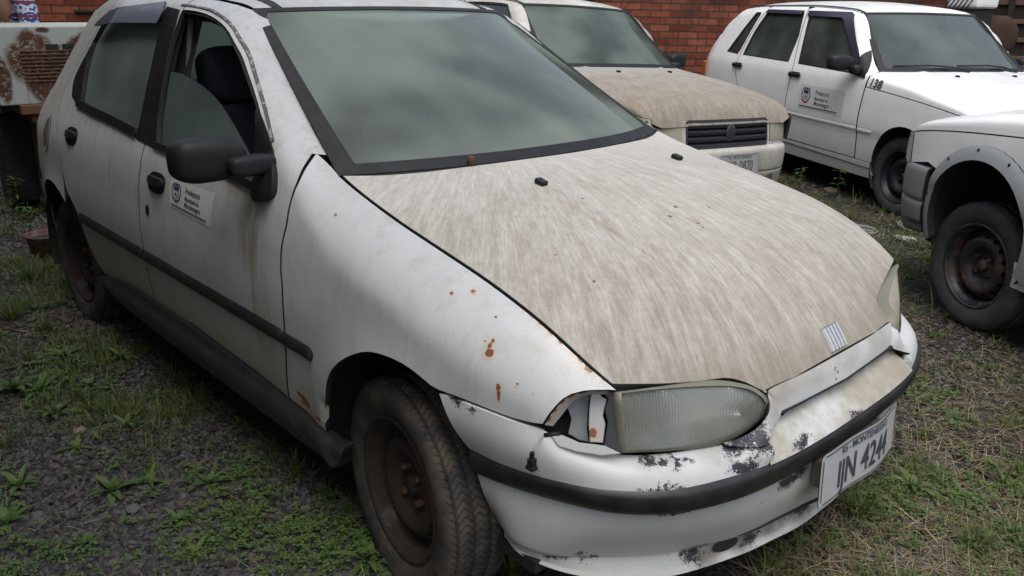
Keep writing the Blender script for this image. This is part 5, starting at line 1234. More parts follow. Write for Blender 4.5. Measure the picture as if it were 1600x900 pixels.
# ---- person in a patterned sweater behind it
def person(px, py, heading, label):
    e = empty('person', (px, py, 0), heading); tag(e, label, 'person')
    J = {'pel': (0, 0, .95), 'wst': (.02, 0, 1.08), 'cst': (.07, 0, 1.28), 'nk': (.12, 0, 1.46), 'hd0': (.15, 0, 1.53), 'hd': (.18, 0, 1.62), 'hdt': (.18, 0, 1.70)}
    R_ = {'pel': (.16, .12), 'wst': (.15, .11), 'cst': (.175, .125), 'nk': (.06, .06), 'hd0': (.055, .06), 'hd': (.085, .10), 'hdt': (.06, .07)}
    ed = [('pel', 'wst'), ('wst', 'cst'), ('cst', 'nk'), ('nk', 'hd0'), ('hd0', 'hd'), ('hd', 'hdt')]
    for s, n in ((1, 'l'), (-1, 'r')):
        J.update({'sh' + n: (.09, s * .19, 1.38), 'el' + n: (.12, s * .27, 1.12), 'wr' + n: (.30, s * .22, .98), 'ha' + n: (.38, s * .20, .97), 'hp' + n: (0, s * .10, .90), 'kn' + n: (.02, s * .11, .50), 'an' + n: (-.02, s * .11, .09), 'to' + n: (.14, s * .12, .04)})
        R_.update({'sh' + n: (.065, .065), 'el' + n: (.045, .045), 'wr' + n: (.030, .028), 'ha' + n: (.040, .02), 'hp' + n: (.09, .09), 'kn' + n: (.060, .060), 'an' + n: (.040, .040), 'to' + n: (.04, .03)})
        ed += [('cst', 'sh' + n), ('sh' + n, 'el' + n), ('el' + n, 'wr' + n), ('wr' + n, 'ha' + n), ('pel', 'hp' + n), ('hp' + n, 'kn' + n), ('kn' + n, 'an' + n), ('an' + n, 'to' + n)]
        for i in range(5):
            nm = 'f%s%d' % (n, i); o_ = (i - 2) * .018; J[nm] = (.42, s * .20 + o_, .965); J[nm + 'e'] = (.455 - abs(i - 1.5) * .006, s * .20 + o_ * 1.1, .945); R_[nm] = (.010, .010); R_[nm + 'e'] = (.008, .008); ed += [('ha' + n, nm), (nm, nm + 'e')]
    def skin(names, edges, grow, matl, nm, sub=2):
        me = bpy.data.meshes.new(nm); idx = {k: i for i, k in enumerate(names)}; me.from_pydata([J[k] for k in names], [(idx[a], idx[b]) for a, b in edges], []); o = bpy.data.objects.new(nm, me); COL.objects.link(o)
        md = o.modifiers.new('s', 'SKIN'); 
        for i, k in enumerate(names): sv = me.skin_vertices[0].data[i]; sv.radius = (R_[k][0] + grow, R_[k][1] + grow); sv.use_root = (i == 0)
        o.modifiers.new('d', 'SUBSURF').levels = sub
        dg = bpy.context.evaluated_depsgraph_get(); m2 = bpy.data.meshes.new_from_object(o.evaluated_get(dg)); bpy.data.objects.remove(o); m2.materials.clear()
        m2.polygons.foreach_set('use_smooth', [True] * len(m2.polygons)); return obj(nm, m2, matl, e)
    skin(list(J), ed, 0, simple('skin', (.36, .19, .13), .6), 'body')
    tk = ['cst', 'wst', 'pel', 'nk', 'shl', 'ell', 'wrl', 'shr', 'elr', 'wrr']
    m = M('nordic_knit'); x, y, z = m.xyz(m.obj); zg = m.math('PINGPONG', m.math('ADD', y, m.math('MULTIPLY', x, .6)), .016); w = m.math('ADD', z, m.math('MULTIPLY', zg, 1.1)); s1 = m.math('SINE', m.math('MULTIPLY', w, 190)); s2 = m.math('SINE', m.math('MULTIPLY', z, 75))
    dots = m.math('MULTIPLY', m.math('SINE', m.math('MULTIPLY', y, 180)), m.math('SINE', m.math('MULTIPLY', x, 180)))
    c = m.mix(m.ramp(s1, -.1, .15), (.035, .045, .16), (.40, .42, .50)); c = m.mix(m.ramp(s2, .72, .80), c, (.13, .045, .07)); c = m.mix(m.math('MULTIPLY', m.ramp(s2, -.6, -.8), m.ramp(dots, .0, .2)), c, (.45, .46, .52))
    M_knit = m.end(m.bsdf(c, .95, 0, .2, m.bump(m.noise(m.obj, 200, 3), .002)))
    skin(tk, [(a, b) for a, b in ed if a in tk and b in tk], .018, M_knit, 'sweater')
    lg = ['pel', 'hpl', 'knl', 'anl', 'hpr', 'knr', 'anr']; skin(lg, [(a, b) for a, b in ed if a in lg and b in lg], .014, simple('dark_trousers', (.03, .035, .05), .9), 'trousers')
    h = superell((.165, 0, 1.665), (.20, .175, .17), 2.2, 20, 14); obj('hair', h, simple('dark_hair', (.02, .014, .01), .7), e)
    for s in (1, -1):
        obj('eye', superell((.262, s * .032, 1.625), (.016, .024, .014), 2, 10, 6), simple('eye_white', (.5, .5, .5), .3), e)
        obj('shoe', superell((.05, s * .115, .045), (.27, .095, .09), 3, 18, 10), M_in, e)
    obj('nose', superell((.275, 0, 1.595), (.03, .026, .045), 2, 10, 6), simple('skin_nose', (.36, .19, .13), .6), e); obj('mouth', superell((.262, 0, 1.56), (.012, .05, .012), 2, 10, 6), simple('lips', (.25, .09, .08), .5), e)
p = at(6, 30, 'x', -4.98)
person(-5.02, p.y + .06, rad(-60), 'person in a blue and white patterned knitted sweater behind the rusty machine')

# ---- dark clutter at the upper right, beyond the numbered car
def farpt(u, v, Z):
    d = ray(u, v); return CAM + d * Z
M_dkw = simple('dark_slatted_boards', (.022, .016, .013), .9, bump=.003); c0 = farpt(1590, 60, 9.6); c1 = farpt(1390, 60, 10.6)
e = empty('slatted_shed', (c0.x, c0.y, 0), math.atan2(c1.y - c0.y, c1.x - c0.x)); tag(e, 'dark slatted shed with rusty bars at the upper right corner', 'shed')
obj('shed_front', boxbm((.1, 0, 1.3), (3.4, .12, 2.6), None, .01), M_dkw, e)
for k in range(12): obj('slat', boxbm((.1, .075, .25 + k * .20), (3.4, .03, .05), None, .006), M_rustd if k % 2 else simple('pinkish_rust_bar', (.12, .06, .045), .8), e)
for k in range(5): obj('batten', boxbm((-1.4 + k * .75, .10, 1.3), (.06, .04, 2.6), None, .006), M_dkw, e)
# tractor-like drum wheel leaning on the shed and a white striped panel
p = farpt(1556, 34, 8.4); e2 = empty('rusty_drum', (p.x, p.y, 0), wa); tag(e2, 'large rusty brown drum standing by the dark shed', 'drum')
b = lathe([(-.14, 0), (-.14, .12), (-.12, .19), (-.10, .20), (.10, .20), (.12, .19), (.14, .12), (.14, 0)], 48); bmesh.ops.translate(b, vec=Vector((0, 0, 1.12)), verts=b.verts); obj('drum_shell', b, ruststeel('drum_rust', (.02, .013, .01), (.04, .02, .012), .9), e2)
for sx in (-.3, .3): obj('drum_stand', boxbm((sx * .5, 0, .48), (.05, .2, .95), None, .01), M_rustd, e2)
p = farpt(1520, 4, 8.2); e3 = empty('white_van_body', (p.x, p.y, 0), rad(-20)); tag(e3, 'white vehicle body with thin dark stripes showing above the numbered car roof', 'van')
vb = bmesh.new(); box(vb, (0, 0, 1.75), (.36, .30, .74), None, .04); obj('cab_shell', vb, simple('bright_white_enamel', (.75, .77, .77), .35), e3)
for k in range(6): obj('stripe', boxbm((-.14 + .05 * k, -.153, 1.45), (.010, .006, .26), Matrix.Rotation(.6, 3, 'Y'), .001), M_in, e3)
obj('cab_base', boxbm((0, 0, .70), (.30, .26, 1.35), None, .03), M_in, e3)
# ---- unseen block added to shade the left of the yard
e = empty('added_shade_blocker', (-8.1, -2.7, 0)); tag(e, 'added unseen block that shades the left side of the yard', 'light blocker')
obj('wall', boxbm((0, -.15, 3.2), (19, .3, 6.4), None, .02), simple('shade_blocker_dark', (.06, .058, .052), .9, bump=.004, bsc=20), e); obj('roof', boxbm((0, -.9, 6.5), (19.4, 2.4, .12), Matrix.Rotation(.08, 3, 'X'), .02), simple('shade_blocker_top', (.10, .10, .095), .9), e)  # both boxes added only to block light, never in view

# ================================================================ THREE BOXY HATCHBACKS (local frame: x forward, y left, front axle at x = 0)
UY = herm([.15, .25, .40, .535, .55, .62, .75, .88, .94, 1.05, 1.2, 1.32, 1.38, 1.44], [.705, .728, .746, .757, .764, .768, .765, .752, .733, .694, .638, .586, .556, .50])
UdX = herm([-3.0, -2.93, -2.85, -2.7, -2.5, -2.2, 0, .2, .35, .45, .55, .62, .68], [.18, .11, .06, .02, .008, 0, 0, .002, .012, .026, .055, .09, .16])
uze = herm([-2.95, -2.86, -2.75, -2.62, -2.50, -2.2, -1.5, -1.0, -.88, -.42, -.20, 0, .2, .4, .55, .66], [.80, .98, 1.12, 1.27, 1.345, 1.372, 1.385, 1.372, 1.352, .962, .935, .912, .882, .845, .805, .745])
uye = herm([-2.95, -2.5, -2.0, -1.0, -.88, -.42, 0, .4, .66], [.58, .525, .535, .535, .53, .655, .655, .63, .58])
def UYs(x, z):
    y = UY(z) - UdX(x); ze = uze(x); H = .045 if x < -.5 else .045 - .012 * min(1, (x + .5) / .1)
    if z > ze - H:
        yf = UY(ze) - UdX(x); q = min(1.1, (z - ze + H) / H); y -= max(0., yf - uye(x)) * q ** 2
    return max(.04, y)
def uside(x, z): return Vector((x, -UYs(x, z), z))
zgap = herm([-.42, -.113, .195, .425, .60, .66], [.856, .835, .808, .777, .742, .722])
def uarch(zc_, r, a0, a1, n=13, cx=0): return [Vector((cx + r * math.cos(rad(a)), zc_ + r * math.sin(rad(a)))) for a in lins(a0, a1, n)]
M_uw = paint('white_van_paint', .80, .32, .55, tint=(.985, 1, 1), seed=21, rough=.3, streaks=.3); M_uw2 = paint('white_paint_far_right', .82, .25, .3, seed=31, rough=.28, streaks=.2, tint=(.985, 1, 1))
M_ud = paint('stained_cream_white_paint', .54, .8, .85, seed=27, rough=.55, tint=(1, .985, .94), film=.5)
M_udh = hoodmat('brown_grime_bonnet_paint', white=.36, dcol=(.205, .170, .125), amt=.74, ox=-2.2, seed=5, dark=(.13, .10, .07))
M_grey = simple('grey_bumper_plastic', (.19, .192, .19), .6, nsc=6, var=.15, bump=.0006, dust=.4, dustcol=(.20, .18, .15), bsc=300)
M_flare = simple('pale_grey_arch_plastic', (.27, .285, .30), .55, nsc=6, var=.1, bump=.0005, bsc=300)
M_glassu = glassmat('hazy_windscreen', (.55, .66, .63), .42, (.24, .29, .28), .04, 7, patch=.25); M_glassd = glassmat('dirty_green_windscreen', (.5, .6, .55), .55, (.20, .25, .215), .05, 9)
M_gsu = glassmat('dark_side_window', (.30, .36, .33), .42, (.17, .20, .18), .04, 12, patch=.5)  # pale dust tone also carries the reflections on these panes
M_amber = simple('amber_tail_lens', (.45, .12, .02), .3); M_lampu = simple('hazed_headlamp', (.30, .285, .22), .3, nsc=5, var=.15); M_lampw = simple('cream_corner_lens', (.42, .41, .34), .35, nsc=8, var=.15)
M_grl = simple('slate_grille_plastic', (.022, .025, .032), .45, bump=.0004)
def uno(name, loc, rz, rx, label, mp, mh, mb, glass, arch_z=.338, flare=False, wheels=(M_tyre2, M_rim2), wz=.27, wsc=1, number=False, rust=False, plate=None, deflect=True, lampmat=None, wiper=True, group='boxy hatchbacks parked behind the front car'):
    R_ = empty(name, loc, rz); R_.rotation_euler = (rx, 0, rz); tag(R_, label, 'car', group)
    def B(nm, mk, mt):
        a = mk(); b = a.copy(); mirrory(b); return obj(nm, a, mt, R_), obj(nm, b, mt, R_)
    V = lambda *p: [Vector(q) for q in p]
    cxa = -.015 if flare else .045
    zt = lambda x: uze(x) + .002
    seam = smooth([(-.425, .858), (-.428, .78), (-.436, .68), (-.438, .56), (-.438, .345)], 4)
    az = arch_z
    fend = join([Vector((x, zgap(x) - .003)) for x in lins(-.417, .575, 16)], V((.592, .69), (.575, .60)), V((.36, .585 if not flare else .64)), uarch(az, .30, 38, 192, 16, cxa), V((-.215, .25) if not flare else (-.36, .32), (-.43, .25), (-.43, .345)), shift(list(reversed(seam)), .008)[1:])
    B('front_wing', lambda: mkpanel(uside, fend, s=.03), mp)
    fw = smooth([(-1.303, .945), (-1.38, 1.16), (-1.455, 1.345)], 3) + smooth([(-1.43, 1.352), (-1.2, 1.355), (-.98, 1.348), (-.93, 1.33)], 3) + V((-.66, 1.10), (-.60, 1.04), (-.60, .93))
    rw = smooth([(-2.161, .955), (-2.13, 1.16), (-2.06, 1.34)], 3) + V((-2.03, 1.35), (-1.56, 1.353), (-1.53, 1.34), (-1.45, 1.16), (-1.44, .948))
    qw = V((-2.46, .965), (-2.25, .955), (-2.225, 1.0), (-2.155, 1.31), (-2.17, 1.325), (-2.24, 1.322))
    bs = smooth([(-1.352, .345), (-1.355, .65), (-1.345, .88), (-1.42, 1.12), (-1.50, 1.365)], 4)
    rs = smooth([(-2.00, .45), (-2.09, .64), (-2.19, .80), (-2.205, .94), (-2.17, 1.15), (-2.10, 1.362)], 4)
    fd = join(shift(bs, .004), [Vector((x, uze(x) + (.002 if x > -.9 else -.003))) for x in lins(-1.44, -.425, 30)], shift(seam, -.004), V((-.45, .343)))
    rd = join(shift(rs, .004), [Vector((x, uze(x) - .003)) for x in lins(-2.05, -1.53, 6)], shift(list(reversed(bs)), -.004), V((-1.95, .36)))
    qp = join([Vector((x, uze(x) - .003)) for x in lins(-2.11, -2.5, 6)], V((-2.60, 1.27), (-2.73, 1.12), (-2.84, .97), (-2.90, .80), (-2.92, .62), (-2.92, .50), (-2.69, .48)), uarch(.30, .335, 30, 150, 14, -2.361)[::-1][0:0], [Vector((-2.361 + .335 * math.cos(rad(a)), .30 + .335 * math.sin(rad(a)))) for a in lins(145, 30, 12)], shift(list(rs), -.004))
    B('front_door', lambda: mkpanel(uside, fd, [fw], s=.035), mp); B('rear_door', lambda: mkpanel(uside, rd, [rw], s=.035), mp); B('rear_quarter_panel', lambda: mkpanel(uside, qp, [qw], s=.04), mp)
    sink = lambda d_: (lambda x, z: Vector((x, -(UYs(x, z) - d_), z)))
    for nm, w, g in (('front_window', fw, M_gsu), ('rear_side_window', rw, M_gsu), ('quarter_window', qw, M_gsu)):
        o, o2 = B(nm, lambda: mkpanel(sink(.012), inset(w, .012), s=.06, lip=False), g)
        for oo, mm in ((o, 0), (o2, 1)):
            b = mkpanel(sink(.004), inset(w, -.003), [inset(w, .013)], s=.03, depth=.02)
            if mm: mirrory(b)
            obj('seal', b, M_black, oo)
    # sill with a pressed step
    def sillf(x, z): p = uside(x, z); p.y -= .010 * (z > .297) ; return p
    B('sill', lambda: mkpanel(lambda x, z: uside(x, z) - Vector((0, .008, 0)), V((-.255, .297), (-1.98, .325), (-1.98, .338), (-.255, .338)), s=.03), mp)
    B('sill', lambda: mkpanel(lambda x, z: uside(x, z), V((-.235, .22), (-1.95, .22), (-1.99, .318), (-.25, .292)), s=.04), mp)
    # raised waist crease on the doors
    B('door_crease', lambda: mkpanel(lambda x, z: uside(x, z) - Vector((0, .007 * max(0, 1 - abs(z - .55) / .018), 0)), V((-.445, .532), (-1.98, .532), (-1.98, .568), (-.445, .568)), s=.017, lip=False), mp)
    B('door_crease', lambda: mkpanel(lambda x, z: uside(x, z) - Vector((0, .007 * max(0, 1 - abs(z - .545) / .018), 0)), V((-.29, .53), (-.425, .53), (-.425, .565), (-.27, .565)), s=.015, lip=False), mp)
    # bonnet: flank and top in one skin
    def hoodtop(u, v):
        x = -.40 + 1.045 * u; a = abs(v); xr = -.412 + .13 * (1 - min(1, a / .8) ** 2.2); xf = .60 + .055 * (1 - a ** 2.5); x = xr + (xf - xr) * (1 - (1 - u) ** 1.4)
        if a > .8:
            k = (a - .8) / .2; z0 = zgap(x) + .003; z1 = uze(x); y1 = UYs(x, z1) * .995; z = z1 + (z0 - z1) * k; y = UYs(x, z)
            y *= math.copysign(1, v)
        else:
            k = a / .8; y1 = UYs(x, uze(x)) * .995; y = math.copysign(y1 * k, v); z = uze(x) + .028 * (1 - k ** 2.4) + (.006 * (k > .55) * (k < .62))
        q = max(0, (x - (xf - .12)) / .12); z -= .075 * q ** 3 * (1 if a <= .8 else 1 - .9 * (a - .8) / .2)
        return Vector((x, y, z))
    obj('bonnet', gridmesh(hoodtop, lins(0, 1, 40), [-1, -.95, -.9, -.86, -.83] + lins(-.8, .8, 33) + [.83, .86, .9, .95, 1], depth=.02, away=(0, 0, .4)), mh, R_)
    # windscreen
    wb = lambda s: Vector((-.425 + .135 * (1 - abs(s) ** 2.2), s * .655, .958 + .012 * (1 - s * s))); wtp = lambda s: Vector((-.885 + .055 * (1 - abs(s) ** 2.2), s * .53, 1.353 + .010 * (1 - s * s)))
    wfu = lambda t, s: wb(s).lerp(wtp(s), t) + Vector((.6, 0, .8)) * .012 * math.sin(math.pi * max(0, min(1, t))) * (1 - abs(s) ** 3)
    obj('windscreen', gridmesh(wfu, lins(.02, .99, 8), lins(-.98, .98, 21), lip=False), glass, R_)
    ow = join([Vector((s, -.02)) for s in lins(-1.004, 1.004, 11)], [Vector((s, 1.0)) for s in lins(1.004, -1.004, 11)]); iw = join([Vector((s, .05)) for s in lins(-.91, .91, 11)], V((.935, .09), (.945, .92)), [Vector((s, .965)) for s in lins(.91, -.91, 11)], V((-.945, .92), (-.935, .09)))
    obj('windscreen_seal', mkpanel(lambda s, t: wfu(t, s) + Vector((.6, 0, .8)) * .004, ow, [iw], s=.05, depth=.01), M_black, R_)
    def rfu(u, v):
        a = abs(v); xf = wtp(v).x - .004; xr = -2.50 - .05 * (1 - a * a); x = xf + (xr - xf) * u; c = herm([-2.6, -2.3, -1.5, -1.0, -.82], [.03, .045, .05, .035, .008])(x); return Vector((x, v * uye(x) * (1 + .0 * a), uze(x) + .002 + c * (1 - a ** 2.6)))
    obj('roof', gridmesh(rfu, lins(0, 1, 26), lins(-1, 1, 31)), mp, R_)
    for sg in (-1, 1): obj('roof_gutter', gridmesh(lambda u, v: rfu(u, sg * (.955 + .03 * v)) + Vector((0, 0, .003)), lins(.0, .98, 20), [-1, 0, 1], depth=.004), M_black, R_)
    # tail
    tz = herm([.50, .62, .80, .97, 1.12, 1.27, 1.345], [-2.92, -2.92, -2.90, -2.84, -2.73, -2.60, -2.505])
    hf_ = lambda u, v: (lambda z: Vector((tz(z) - .03 * (1 - v * v), UYs(tz(z), z) * v, z)))(.50 + .84 * u)
    tg = mkpanel(hf_, V((0, -1), (1, -1), (1, 1), (0, 1)), [V((.6, -.8), (.94, -.78), (.94, .78), (.6, .8))], s=.08, lip=False); bmesh.ops.recalc_face_normals(tg, faces=tg.faces); tg_o = obj('tailgate', tg, mp, R_)
    obj('rear_window', mkpanel(lambda a, b: hf_(a, b) + Vector((.006, 0, 0)), V((.59, -.82), (.95, -.8), (.95, .8), (.59, .82)), s=.1, lip=False), M_gsu, tg_o)
    B('tail_lamp', lambda: boxbm((-2.885, -.66, .74), (.06, .10, .22), None, .012), M_amber)
    rbf = lambda u, v: Vector((-2.62 - .33 * math.cos(rad(u)) ** .35, -.75 * math.copysign(abs(math.sin(rad(u))) ** .4, math.sin(rad(u))), .24 + .26 * v))
    obj('rear_bumper', gridmesh(rbf, lins(-89, 89, 40), lins(0, 1, 4), depth=.02), M_grey if not rust else mp, R_)
    # front bumper
    A_, Bq = .47, .772
    def pl_(t, dd): c, s = math.cos(t), math.sin(t); return Vector(((.25 + (A_ - dd) * abs(c) ** .62), (Bq - dd) * math.copysign(abs(s) ** .50, s), 0))
    zz = [.20, .22, .30, .39, .395, .405, .48, .52, .548, .558]; dd_ = [.08, .035, .015, .004, .012, .002, .0, .002, .012, .05]
    if flare: zz = [.26, .275, .34, .43, .45, .465, .54, .585, .61, .62]
    fz = herm(range(10), zz); fdd = herm(range(10), dd_)
    def bmpf(u, v): p = pl_(rad(u), fdd(v)); p.z = fz(v) + (.035 * max(0, (abs(u) - 60) / 30) if v < 2 else 0); return p
    obj('front_bumper', gridmesh(bmpf, lins(-86, 86, 90), lins(0, 9, 37), depth=.02), mb, R_)
    obj('bumper_intake', boxbm((.70, .10 if rust else 0, .34), (.035, .5, .05), None, .01), M_in, R_)
    if rust: obj('tow_eye_cover', boxbm((.685, .40, .355), (.04, .10, .045), None, .012), M_faded, R_)
    # nose: surface x = nf(y, z)
    def nf(y, z): return Vector((.668 - .075 * (abs(y) / .66) ** 3.2 - .22 * max(0, z - .60) * .8 + .0, y, z))
    def nose(p, holes=(), off=0, **k):
        b = mkpanel(lambda y, z: nf(y, z) + Vector((off, 0, 0)), p, holes, **k); return b
    zn = lambda y: .735 - .018 * (abs(y) / .66) ** 3
    gr = V((-.375, .552), (.375, .552), (.395, .57), (.395, .720), (.375, .730), (-.375, .730), (-.395, .720), (-.395, .57))
    lo = V((.425, .58), (.645, .578), (.652, .712), (.425, .722)); lo2 = [Vector((-p.x, p.y)) for p in reversed(lo)]
    obj('nose_panel', nose(join([Vector((y, .54)) for y in lins(-.655, .655, 9)], [Vector((y, zn(y) - .003)) for y in lins(.66, -.66, 15)]), [gr, lo, lo2], s=.03), mp, R_)
    for p_ in (lo, lo2):
        hl = obj('headlamp', nose(inset(p_, .004), s=.03, off=.004, rolled=.006), lampmat or M_lampu, R_)
    for sg in (-1, 1):
        b = mkpanel(lambda x, z: uside(x, z) - Vector((0, .004, 0)), V((.52, .612 if flare else .582), (.60, .612 if flare else .578), (.625, .70), (.615, .745), (.55, .745)), s=.02, rolled=.006)
        if sg > 0: mirrory(b)
        obj('indicator_lamp', b, M_lampw, R_)
    gb = obj('grille', nose(inset(gr, .004), s=.05, off=-.035, lip=False), M_in, R_)
    b = bmesh.new()
    for k in range(4):
        z = .575 + .040 * k
        for i in range(24):
            ya, yb = -.385 + .77 * i / 24, -.385 + .77 * (i + 1) / 24
            q = []
            for y in (ya, yb): 
                for (dx, dz) in ((.002, -.012), (.006, .006), (-.02, .017), (-.02, -.010)): q.append(b.verts.new(nf(y, z) + Vector((dx, 0, dz))))
            for j in range(4): b.faces.new((q[j], q[(j + 1) % 4], q[4 + (j + 1) % 4], q[4 + j])).smooth = False
    bmesh.ops.recalc_face_normals(b, faces=b.faces); obj('grille_slats', b, M_grl, gb)
    fr_ = nose(inset(gr, -.002), [inset(gr, .012)], s=.02, off=.003, rolled=.003); obj('grille_frame', fr_, M_grl, gb)
    obj('emblem', (lambda b: (bmesh.ops.translate(b, vec=Vector((.662, 0, .648)), verts=b.verts), b)[1])(superell((0, 0, 0), (.022, .085, .105), 2.4, 20, 12)), M_grl, gb)
    if rust:
        b = nose(V((-.66, .68), (-.52, .70), (-.47, .735), (-.56, .745), (-.66, .735)), s=.02, off=.010, lip=False)
        obj('rust_patch', (lambda b: b)(mkpanel(lambda x, y: Vector((x, y, uze(x) - .018 + .028 * (1 - (abs(y) / UYs(x, uze(x))) ** 2.4) + .0)), V((.40, -.57), (.50, -.60), (.585, -.56), (.58, -.50), (.50, -.49), (.42, -.52)), s=.02, lip=False)), M_rust, R_)
    if plate:
        pe = bplate('number_plate', R_, *plate); pe.location = (.742, .03, .462); pe.rotation_euler = (0, rad(-3), 0)
    # mirrors
    for sg in (-1, 1):
        a = superell((-.60, -.855, 1.01), (.10, .20, .115), 3.2, 24, 14, lambda q: Vector((q.x - .02 * (1 - (q.y + .1) / .2), q.y, q.z * (1 - .25 * max(0, (q.y - .02) / .08))))); bb = mkpanel(lambda x, z: uside(x, z) - Vector((0, .010, 0)), V((-.60, .93), (-.46, .915), (-.47, .96), (-.60, 1.10)), s=.02); ar = superell((-.545, -.765, .965), (.09, .09, .07), 3, 16, 10)
        if sg > 0: mirrory(a); mirrory(bb); mirrory(ar)
        o = obj('door_mirror', a, M_black, R_); obj('mirror_base', bb, M_black, o); obj('mirror_arm', ar, M_black, o)
    # handles
    for (hx, hz_) in ((-1.29, .864), (-2.18, .868)):
        for sg in (-1, 1):
            a = mkpanel(lambda x, z: uside(x, z) - Vector((0, .003, 0)), V((hx - .05, hz_ - .02), (hx + .06, hz_ - .02), (hx + .06, hz_ + .02), (hx - .05, hz_ + .02)), s=.02, depth=.006)
            c = uside(hx, hz_); b = boxbm(c + Vector((.02, -.016, .0)), (.14, .018, .020), None, .006)
            cyl = superell(c + Vector((-.05, -.012, -.002)), (.045, .03, .04), 2.2, 14, 10)
            if sg > 0: mirrory(a); mirrory(b); mirrory(cyl)
            o = obj('door_handle', a, M_in, R_); obj('grip', b, M_black, o); obj('lock_button', cyl, M_black, o)
    # rain deflectors over the windows
    if deflect:
        vf = lambda x, z: Vector((x, -(UYs(x, z) + .006 + .018 * max(0, (1.365 - z) / .06)), z))
        B('wind_deflector', lambda: mkpanel(vf, V((-2.07, 1.352), (-2.075, 1.325), (-1.54, 1.325), (-1.53, 1.355)), s=.03, depth=.003), M_visor)
        vg = lambda x, z: Vector((x, -(UYs(x, z) + .010), z))
        B('wind_deflector', lambda: mkpanel(vg, V((-1.47, 1.355), (-1.46, 1.315), (-1.02, 1.315), (-.98, 1.30), (-.66, 1.04), (-.60, .97), (-.56, 1.0), (-.90, 1.34), (-.95, 1.358)), s=.03, depth=.003), M_visor)
    # wipers and jets
    if wiper:
        for y0, y1 in ((-.02, -.56), (.47, -.08)):
            pa = wfu(-.02, y0 / .65 * 1.0) + Vector((.02, 0, .012)); pb = wfu(.06, (y0 + y1) / 2 / .65) + Vector((.012, 0, .020)); pc = wfu(.075, y1 / .65) + Vector((.01, 0, .01))
            w = obj('wiper', tube([pa, pa.lerp(pb, .5) + Vector((0, 0, .012)), pb], [.010, .006, .004], 6), M_black, R_); obj('wiper_blade', tube([wfu(.05, (y0 - .12) / .65) + Vector((.008, 0, .012)), pb, pc], .006, 6), M_black, w)
    for sg in (-1, 1): obj('washer_jet', boxbm((-.12, sg * .25, uze(-.12) + .030), (.03, .02, .014), None, .004), M_black, R_)
    if number:
        d_ = bmesh.new(); t = textmesh('138', .082, .0022, 1.12, shear=.12)
        def ff(c):
            x = -.392 + c.x; z = zgap(x) + .036 + c.y; p = uside(x, min(z, uze(x) - .002)); p.y -= .005; return p
        addbm(d_, t, ff); obj('fleet_number', d_, simple('grey_black_stencil', (.06, .065, .07), .5), R_)
        sticker(R_, lambda x, z, l: uside(-.90 + x, .708 + z) - Vector((0, l + (.0), 0)), .56, .19)
    if flare:
        ring_o = uarch(az, .358, -25, 208, 30, cxa); ring_i = uarch(az + .003, .293, 208, -25, 30, cxa)
        def ffl(x, z): r = math.hypot(x - cxa, z - az); p = uside(x, z); p.y -= .010 + .022 * max(0, min(1, (.358 - r) / .06)) ** .6; return p
        a, b2 = B('arch_flare', lambda: mkpanel(ffl, ring_o + ring_i, s=.018, depth=.03, rolled=.005), M_flare)
        for ang in (14, 52, 83, 115, 148, 175):
            for sg, oo in ((-1, a), (1, b2)):
                c = ffl(cxa + .338 * math.cos(rad(ang)), az + .338 * math.sin(rad(ang))); b = superell(c, (.014, .010, .016), 2.2, 10, 6)
                if sg > 0: mirrory(b)
                obj('screw', b, M_in, oo)
    # underbody, wells, cabin
    b = bmesh.new(); box(b, (-1.2, 0, .27), (3.2, 1.30, .06)); box(b, (.25, 0, .50), (.60, 1.02, .30)); box(b, (-2.4, 0, .45), (.8, 1.0, .3)); box(b, (-.30, 0, .62), (.06, 1.30, .58)); box(b, (-1.25, -.70, .55), (1.6, .04, .55)); box(b, (-1.25, .70, .55), (1.6, .04, .55))
    for sg in (-1, 1): box(b, (-2.45, sg * .69, .80), (.7, .03, .22))
    obj('inner_body', b, M_in, R_)
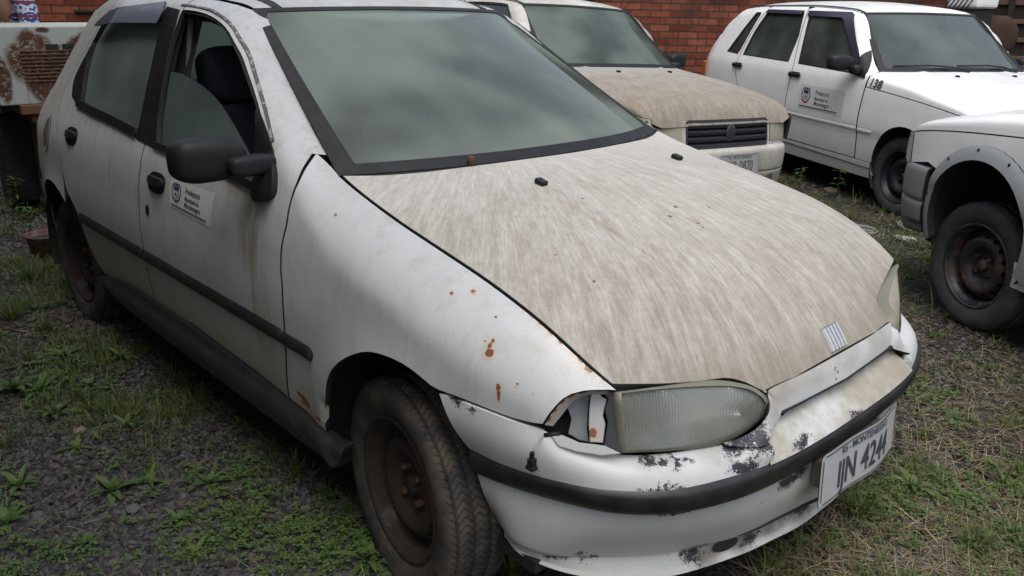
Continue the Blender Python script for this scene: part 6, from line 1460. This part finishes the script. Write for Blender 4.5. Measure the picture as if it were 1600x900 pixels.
    for cx in (0, -2.361):
        zc2 = az if cx == 0 else .30; rw_ = (.31, cxa) if cx == 0 else (.35, 0)
        for sg in (-1, 1):
            bm = bmesh.new(); G = [[bm.verts.new((cx + rw_[1] + rw_[0] * math.cos(rad(a)), sg * yy, zc2 + rw_[0] * math.sin(rad(a)))) for yy in (.742, .48)] for a in lins(-35, 215, 25)]
            for k in range(24): bm.faces.new((G[k][0], G[k][1], G[k + 1][1], G[k + 1][0]))
            bm.faces.new([g[1] for g in G]); obj('wheel_arch_liner', bm, M_in, R_)
            wheelset(R_, (cx, sg * .632, wz), 0, side_=-sg if sg > 0 else 1, tm=wheels[0], rm=wheels[1], flat=.010, scale=wsc)
    for y in (-.34, .34):
        e = empty('seat', (-1.0, y, 0)); e.parent = R_
        for nm, c, s, r in (('cushion', (0, 0, .45), (.48, .46, .15), 0), ('backrest', (-.28, 0, .76), (.14, .44, .52), -.28), ('headrest', (-.38, 0, 1.10), (.10, .24, .16), -.2)):
            b = superell((0, 0, 0), s, 3.4, 20, 12); bmesh.ops.rotate(b, matrix=Matrix.Rotation(r, 3, 'Y'), verts=b.verts); bmesh.ops.translate(b, vec=Vector(c), verts=b.verts); obj(nm, b, M_seat, e)
    e = obj('rear_bench', superell((-2.05, 0, .72), (.16, 1.15, .5), 4, 20, 12), M_seat, R_)
    obj('dashboard', superell((-.55, 0, .86), (.36, 1.26, .18), 4, 20, 12), M_blackin, R_)
    st = [Vector((-.80 + .05 * math.sin(a), .34 + .18 * math.cos(a), .92 + .17 * math.sin(a))) for a in lins(0, 2 * math.pi, 25)]
    b = tube(st, .013, 8, caps=False); tube([(-.62, .34, .86), (-.78, .34, .92)], .03, 10, bm=b); tube([(-.80, .17, .92), (-.80, .51, .92)], .012, 6, bm=b); obj('steering_wheel', b, M_blackin, R_)
    return R_
uno('boxy_hatchback', (-.55, 4.772, -.02), rad(-27.3), 0, 'clean white five-door hatchback numbered 138 on its front wing, in front of the brick wall', M_uw, M_uw, M_grey, M_glassu, number=True, wz=.285)
uno('boxy_hatchback', (-2.084, 2.872, -.031), rad(-6.1), rad(-2.2), 'white hatchback with brown grimy bonnet and slatted dark grille, nose to camera behind the windscreen', M_ud, M_udh, M_ud, M_glassd, rust=True, plate=('IKB 0870', 'RS - MONTENEGRO', .40, .13, (.12, .12, .13), (.33, .34, .33)), deflect=False, wiper=False, wz=.30)
uno('boxy_hatchback', (.645, 2.819, .06), rad(148.6), 0, 'white hatchback with grey bumper and grey plastic wheel-arch flare at the right edge', M_uw2, M_uw2, M_grey, M_glassu, arch_z=.42, flare=True, wheels=(M_tyre2, M_rim3), wz=.235, wsc=1.05)
